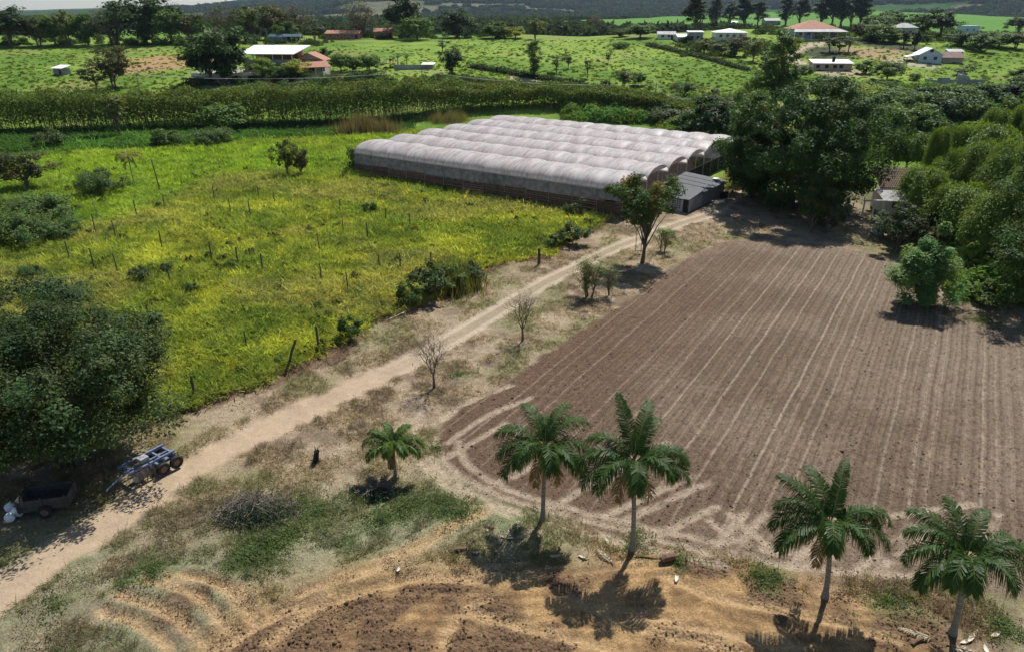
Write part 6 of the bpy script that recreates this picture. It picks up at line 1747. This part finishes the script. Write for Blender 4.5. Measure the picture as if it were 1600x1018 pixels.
def sample(n, x0, x1, y0, y1, pw=1.0, ymin=22.0, seed=0):
    """random ground points, denser towards the near side"""
    rg = np.random.default_rng(seed); m_ = n * 3
    x = rg.uniform(x0, x1, m_); y = rg.uniform(y0, y1, m_)
    keep = (rg.random(m_) < (ymin / np.maximum(y, ymin)) ** pw) & (np.abs(x) < y * .80 + 4)
    return x[keep][:n], y[keep][:n], rg
tf = [tuft(1, 12, .20, .16, 1.3, .022), tuft(2, 12, .24, .17, 1.5, .022), tuft(3, 14, .18, .18, 1.8, .024)]
st_ = [tuft(4, 9, .16, .13, 1.6, .012), tuft(5, 9, .2, .12, 1.3, .012)]
wd = [weed(6, 16, .16, .22, .13), weed(7, 16, .2, .18, .12)]
cl_ = [clod(8), clod(9)]
# pasture grass
x, y, rg = sample(260000, -95, 30, 26, 175, 1.15, 30, 1)
Z, C_, _, _, _, _, mk = ground_data(x, y)
gq = np.stack([(x + 20.8 * S) * math.cos(GA) + (y - 94.17 * S) * math.sin(GA), -(x + 20.8 * S) * math.sin(GA) + (y - 94.17 * S) * math.cos(GA)])
k = (mk['pasture'] > .5) & (mk['road'] < .2) & ~((gq[0] > 0) & (gq[0] < 39 * S) & (gq[1] > -.15) & (gq[1] < 35.6 * S))
gx, gy, gz_, gc = x[k], y[k], Z[k], C_[k]
pat = .5 * fbm(gx * .8, gy * .8, 71, 3) + .5 * fbm(gx * .22, gy * .22, 74, 3); pat = np.clip((pat - .5) * 1.7 + .5, 0, 1)
tn = gc * rg.uniform(1.0, 1.8, (len(gx), 1)) * (.75 + .7 * pat)[:, None]
dk = (rg.random(len(gx)) < .08) | (fbm(gx * .45, gy * .45, 75, 3) > .64); tn[dk] *= np.array([.6, .7, .75])
ylw = rg.random(len(gx)) < .12; tn[ylw] = tn[ylw] * np.array([1.2, 1.12, 1.0])
sc_ = rg.uniform(.7, 1.5, len(gx)) * (1 + .006 * gy) * (.7 + .9 * pat)
scatter('pasture_grass', np.stack([gx, gy, gz_], 1), sc_, rg.uniform(0, 6.28, len(gx)), tn, tf, 'rough yellow green grass of the pasture', 'grass')
# darker shrubs and weeds dotted through the pasture
kk = rg.random(len(gx)) < .012
scatter('pasture_weeds', np.stack([gx, gy, gz_], 1)[kk], rg.uniform(1.2, 3.0, kk.sum()), rg.uniform(0, 6.28, kk.sum()), hue(rg, kk.sum(), (.085, .105, .035), .35), wd + [clump(10, 70, .3, .28, .12)], 'dark weeds dotted through the pasture', 'weeds')
# dry verge and lawn
x, y, rg = sample(150000, -40, 42, 19, 92, 1.3, 22, 2)
Z, C_, rw, _, _, _, mk = ground_data(x, y)
thin = fbm(x * .5, y * .5, 72, 4)
dT_ = sdf(x, y, TURNED)
drut = np.min([seg_dist(x, y, L_, reach=2) for L_ in RUTS], axis=0)
k = (mk['pasture'] < .4) & (mk['road'] < .35) & (mk['field'] < .3) & (thin > .46) & (dT_ < -.9) & (drut > .75) & ~((x > 34) & (y > 40))
n = int(k.sum()); gx, gy = x[k], y[k]
tn = C_[k] * rg.uniform(.85, 1.6, (n, 1)); g_ = rg.random(n) < .22; tn[g_] = tn[g_] * np.array([.72, .95, .62])
scatter('verge_grass', np.stack([gx, gy, Z[k]], 1), rg.uniform(.6, 1.5, n), rg.uniform(0, 6.28, n), tn, st_, 'short dry grass of the verge and lawn', 'grass')
# leaf litter and twigs on the verge
x, y, rg = sample(60000, -36, 30, 19, 80, 1.4, 22, 5)
Z, C_, rw, _, _, _, mk = ground_data(x, y)
th2 = fbm(x * .7, y * .7, 73, 4)
k = (mk['pasture'] < .6) & (mk['road'] < .2) & (mk['field'] < .25) & (th2 > .51) & (sdf(x, y, TURNED) < -.5)
n = int(k.sum())
scatter('leaf_litter', np.stack([x[k], y[k], Z[k]], 1), rg.uniform(.4, 1.1, n), rg.uniform(0, 6.28, n), np.array([.13, .095, .06])[None] * np.exp(rg.normal(0, .55, (n, 1))), [weed(14, 9, .22, .05, .07), weed(15, 7, .18, .04, .09)], 'dry leaves and twigs strewn over the verge', 'litter', tilt=.1)
# green weed patches
P = []; 
for p, r in WEEDS:
    m_ = int(85 * r * r); a = np.random.default_rng(int(r * 100 + abs(p[0]) * 7)); rr_ = np.abs(a.normal(0, r * .62, m_)); th_ = a.uniform(0, 6.283, m_)
    P.append(np.stack([p[0] + rr_ * np.cos(th_) * 1.25, p[1] + rr_ * np.sin(th_)], 1))
P = np.concatenate(P); Z = ground_data(P[:, 0], P[:, 1])[0]; n = len(P); rg = np.random.default_rng(12)
scatter('green_weeds', np.column_stack([P, Z]), rg.uniform(.3, 1.0, n), rg.uniform(0, 6.28, n), hue(rg, n, (.125, .175, .06), .4, .15), wd, 'patches of fresh green weeds near the palms and road', 'weeds')
# lush bank below the hedge and verge of the pasture edge
x, y, rg = sample(40000, -150, 25, 128, 182, 0, 100, 3)
k = sdf(x, y, LUSH) > -1; n = int(k.sum()); Z = ground_data(x[k], y[k])[0]
scatter('bank_plants', np.stack([x[k], y[k], Z], 1), rg.uniform(1.5, 3.6, n), rg.uniform(0, 6.28, n), hue(rg, n, (.07, .15, .03), .35, .12), wd + tf[:1], 'lush green plants on the bank below the hedge', 'plants')
# clods on worked soil
x, y, rg = sample(90000, -14, 60, 19, 84, 1.5, 22, 4)
Z, C_, rw, _, cm, uu, mk = ground_data(x, y)
k = ((mk['field'] > .5) & (rg.random(len(x)) < .4)) | ((cm > .5) & (rg.random(len(x)) < .5))
k &= mk['road'] < .3
n = int(k.sum())
scatter('soil_clods', np.stack([x[k], y[k], Z[k]], 1), np.exp(rg.normal(-3.4, .4, n)) * (1 + .2 * (cm[k] > .5)), rg.uniform(0, 6.28, n), C_[k] * rg.uniform(.55, 1.15, (n, 1)), cl_, 'clods of earth on the worked soil', 'clods', tilt=.6)
# twigs and stones would be lost at this size; undergrowth of the wood
cb = [clump(21, 260, 1.5, 1.6, .42), clump(22, 260, 1.9, 1.3, .42)]
def px_scatter(name, boxes, n, smin, smax, tint, srcs, label, cat, var=.3, seed=0, avoid=True):
    rg = np.random.default_rng(seed); P = []
    ys_ = np.linspace(0, 1, 14)
    for (x0, x1, y0, y1, wgt) in boxes:
        m_ = int(n * wgt)
        px_ = rg.uniform(x0, x1, m_); py_ = rg.uniform(y0, y1, m_)
        # land points along a coarse fan, interpolated
        gxs = np.linspace(x0, x1, 9); gys = np.linspace(y0, y1, 9)
        G = np.array([[np.array(at(a, b))[:2] for a in gxs] for b in gys])
        fx = (px_ - x0) / (x1 - x0) * 8; fy = (py_ - y0) / (y1 - y0) * 8
        ix = np.minimum(fx.astype(int), 7); iy = np.minimum(fy.astype(int), 7); fx -= ix; fy -= iy
        Q = G[iy, ix] * ((1 - fx) * (1 - fy))[:, None] + G[iy, ix + 1] * (fx * (1 - fy))[:, None] + G[iy + 1, ix] * ((1 - fx) * fy)[:, None] + G[iy + 1, ix + 1] * (fx * fy)[:, None]
        P.append(Q)
    P = np.concatenate(P); m_ = len(P)
    z = terrain(P[:, 0], P[:, 1])
    return scatter(name, np.column_stack([P, z]), rg.uniform(smin, smax, m_) ** 1.0, rg.uniform(0, 6.28, m_), hue(rg, m_, tint, var, .15), srcs, label, cat, tilt=.1)
px_scatter('undergrowth', [(1330, 1620, 142, 250, .55), (1040, 1200, 158, 236, .25), (1500, 1620, 250, 470, .12), (880, 1040, 165, 190, .08)], 2000, .8, 2.0, (.14, .235, .05), cb, 'tangled green undergrowth of the wood behind the big tree', 'undergrowth', seed=31)
px_scatter('slope_scrub', [(0, 760, 76, 140, .35), (700, 1150, 64, 150, .35), (1150, 1600, 60, 140, .3)], 700, .12, .5, (.07, .10, .03), cb, 'small shrubs and tussocks dotted over the far slope', 'scrub', seed=32)
px_scatter('crest_thicket', [(0, 520, 60, 72, .2), (500, 800, 52, 62, .12), (1180, 1600, 44, 66, .3), (300, 560, 126, 146, .1), (540, 760, 126, 150, .1), (1060, 1230, 66, 90, .1)], 600, .7, 1.9, (.065, .10, .03), cb, 'thicket filling the gaps between the far trees', 'thicket', seed=33)
px_scatter('slope_tussocks', [(-20, 760, 72, 142, .4), (700, 1200, 62, 168, .4), (1180, 1620, 56, 142, .2)], 9000, .25, 1.0, (.18, .25, .045), [clump(61, 34, .7, .4, .5), clump(62, 34, .9, .3, .5)], 'coarse grass tussocks over the far slope', 'grass', .45, seed=34)
# far woods on the plain and hills
rg = np.random.default_rng(41)
n = 9000; a = rg.uniform(-.8, .8, n); yy = S * np.exp(rg.uniform(math.log(430), math.log(1500), n)); xx = a * yy
fp = fbm(xx / S * .009, yy / S * .014, 42, 4); k = (fp > .51) & (((xx / S - 330) / 260) ** 2 + ((yy / S - 760) / 300) ** 2 > 1.4)
bt = [clump(51, 150, 1.0, 1.1, .55), clump(52, 150, 1.1, .9, .55)]
xk, yk = xx[k], yy[k]; n = len(xk)
scatter('far_wood', np.column_stack([xk, yk, terrain(xk, yk)]), rg.uniform(4, 9, n), rg.uniform(0, 6.28, n), hue(rg, n, (.045, .07, .026), .3), bt, 'far woods on the plain beyond the crest', 'wood', tilt=.05)

n = 16000; a = rg.uniform(-.45, .8, n); rd_ = S * rg.uniform(1650, 3700, n); xx = rd_ * np.sin(np.arctan(a)); yy = rd_ * np.cos(np.arctan(a))
k = fbm(xx / 420, yy / 420, 63, 4) > .41; xk, yk = xx[k], yy[k]; n = len(xk)
scatter('hill_forest', np.column_stack([xk, yk, hill_height(xk, yk)]), rg.uniform(9, 18, n), rg.uniform(0, 6.28, n), hue(rg, n, (.028, .052, .026), .35), bt, 'dark forest covering the distant hills', 'forest', tilt=.05)

# ------------------------------------------------------------------ haze over the far land
HZ = 14000.0
mb = MB().box(-HZ, HZ, -400, 13500, -60, 900)
m, nt, out = newmat('haze_air')
pv = N(nt, 'ShaderNodeVolumePrincipled'); pv.inputs['Density'].default_value = .000038; pv.inputs['Color'].default_value = (.62, .78, 1.0, 1); pv.inputs['Anisotropy'].default_value = .2
nt.links.new(pv.outputs[0], out.inputs['Volume'])
o = mb.build('haze', m, None); tag(o, kind='stuff')
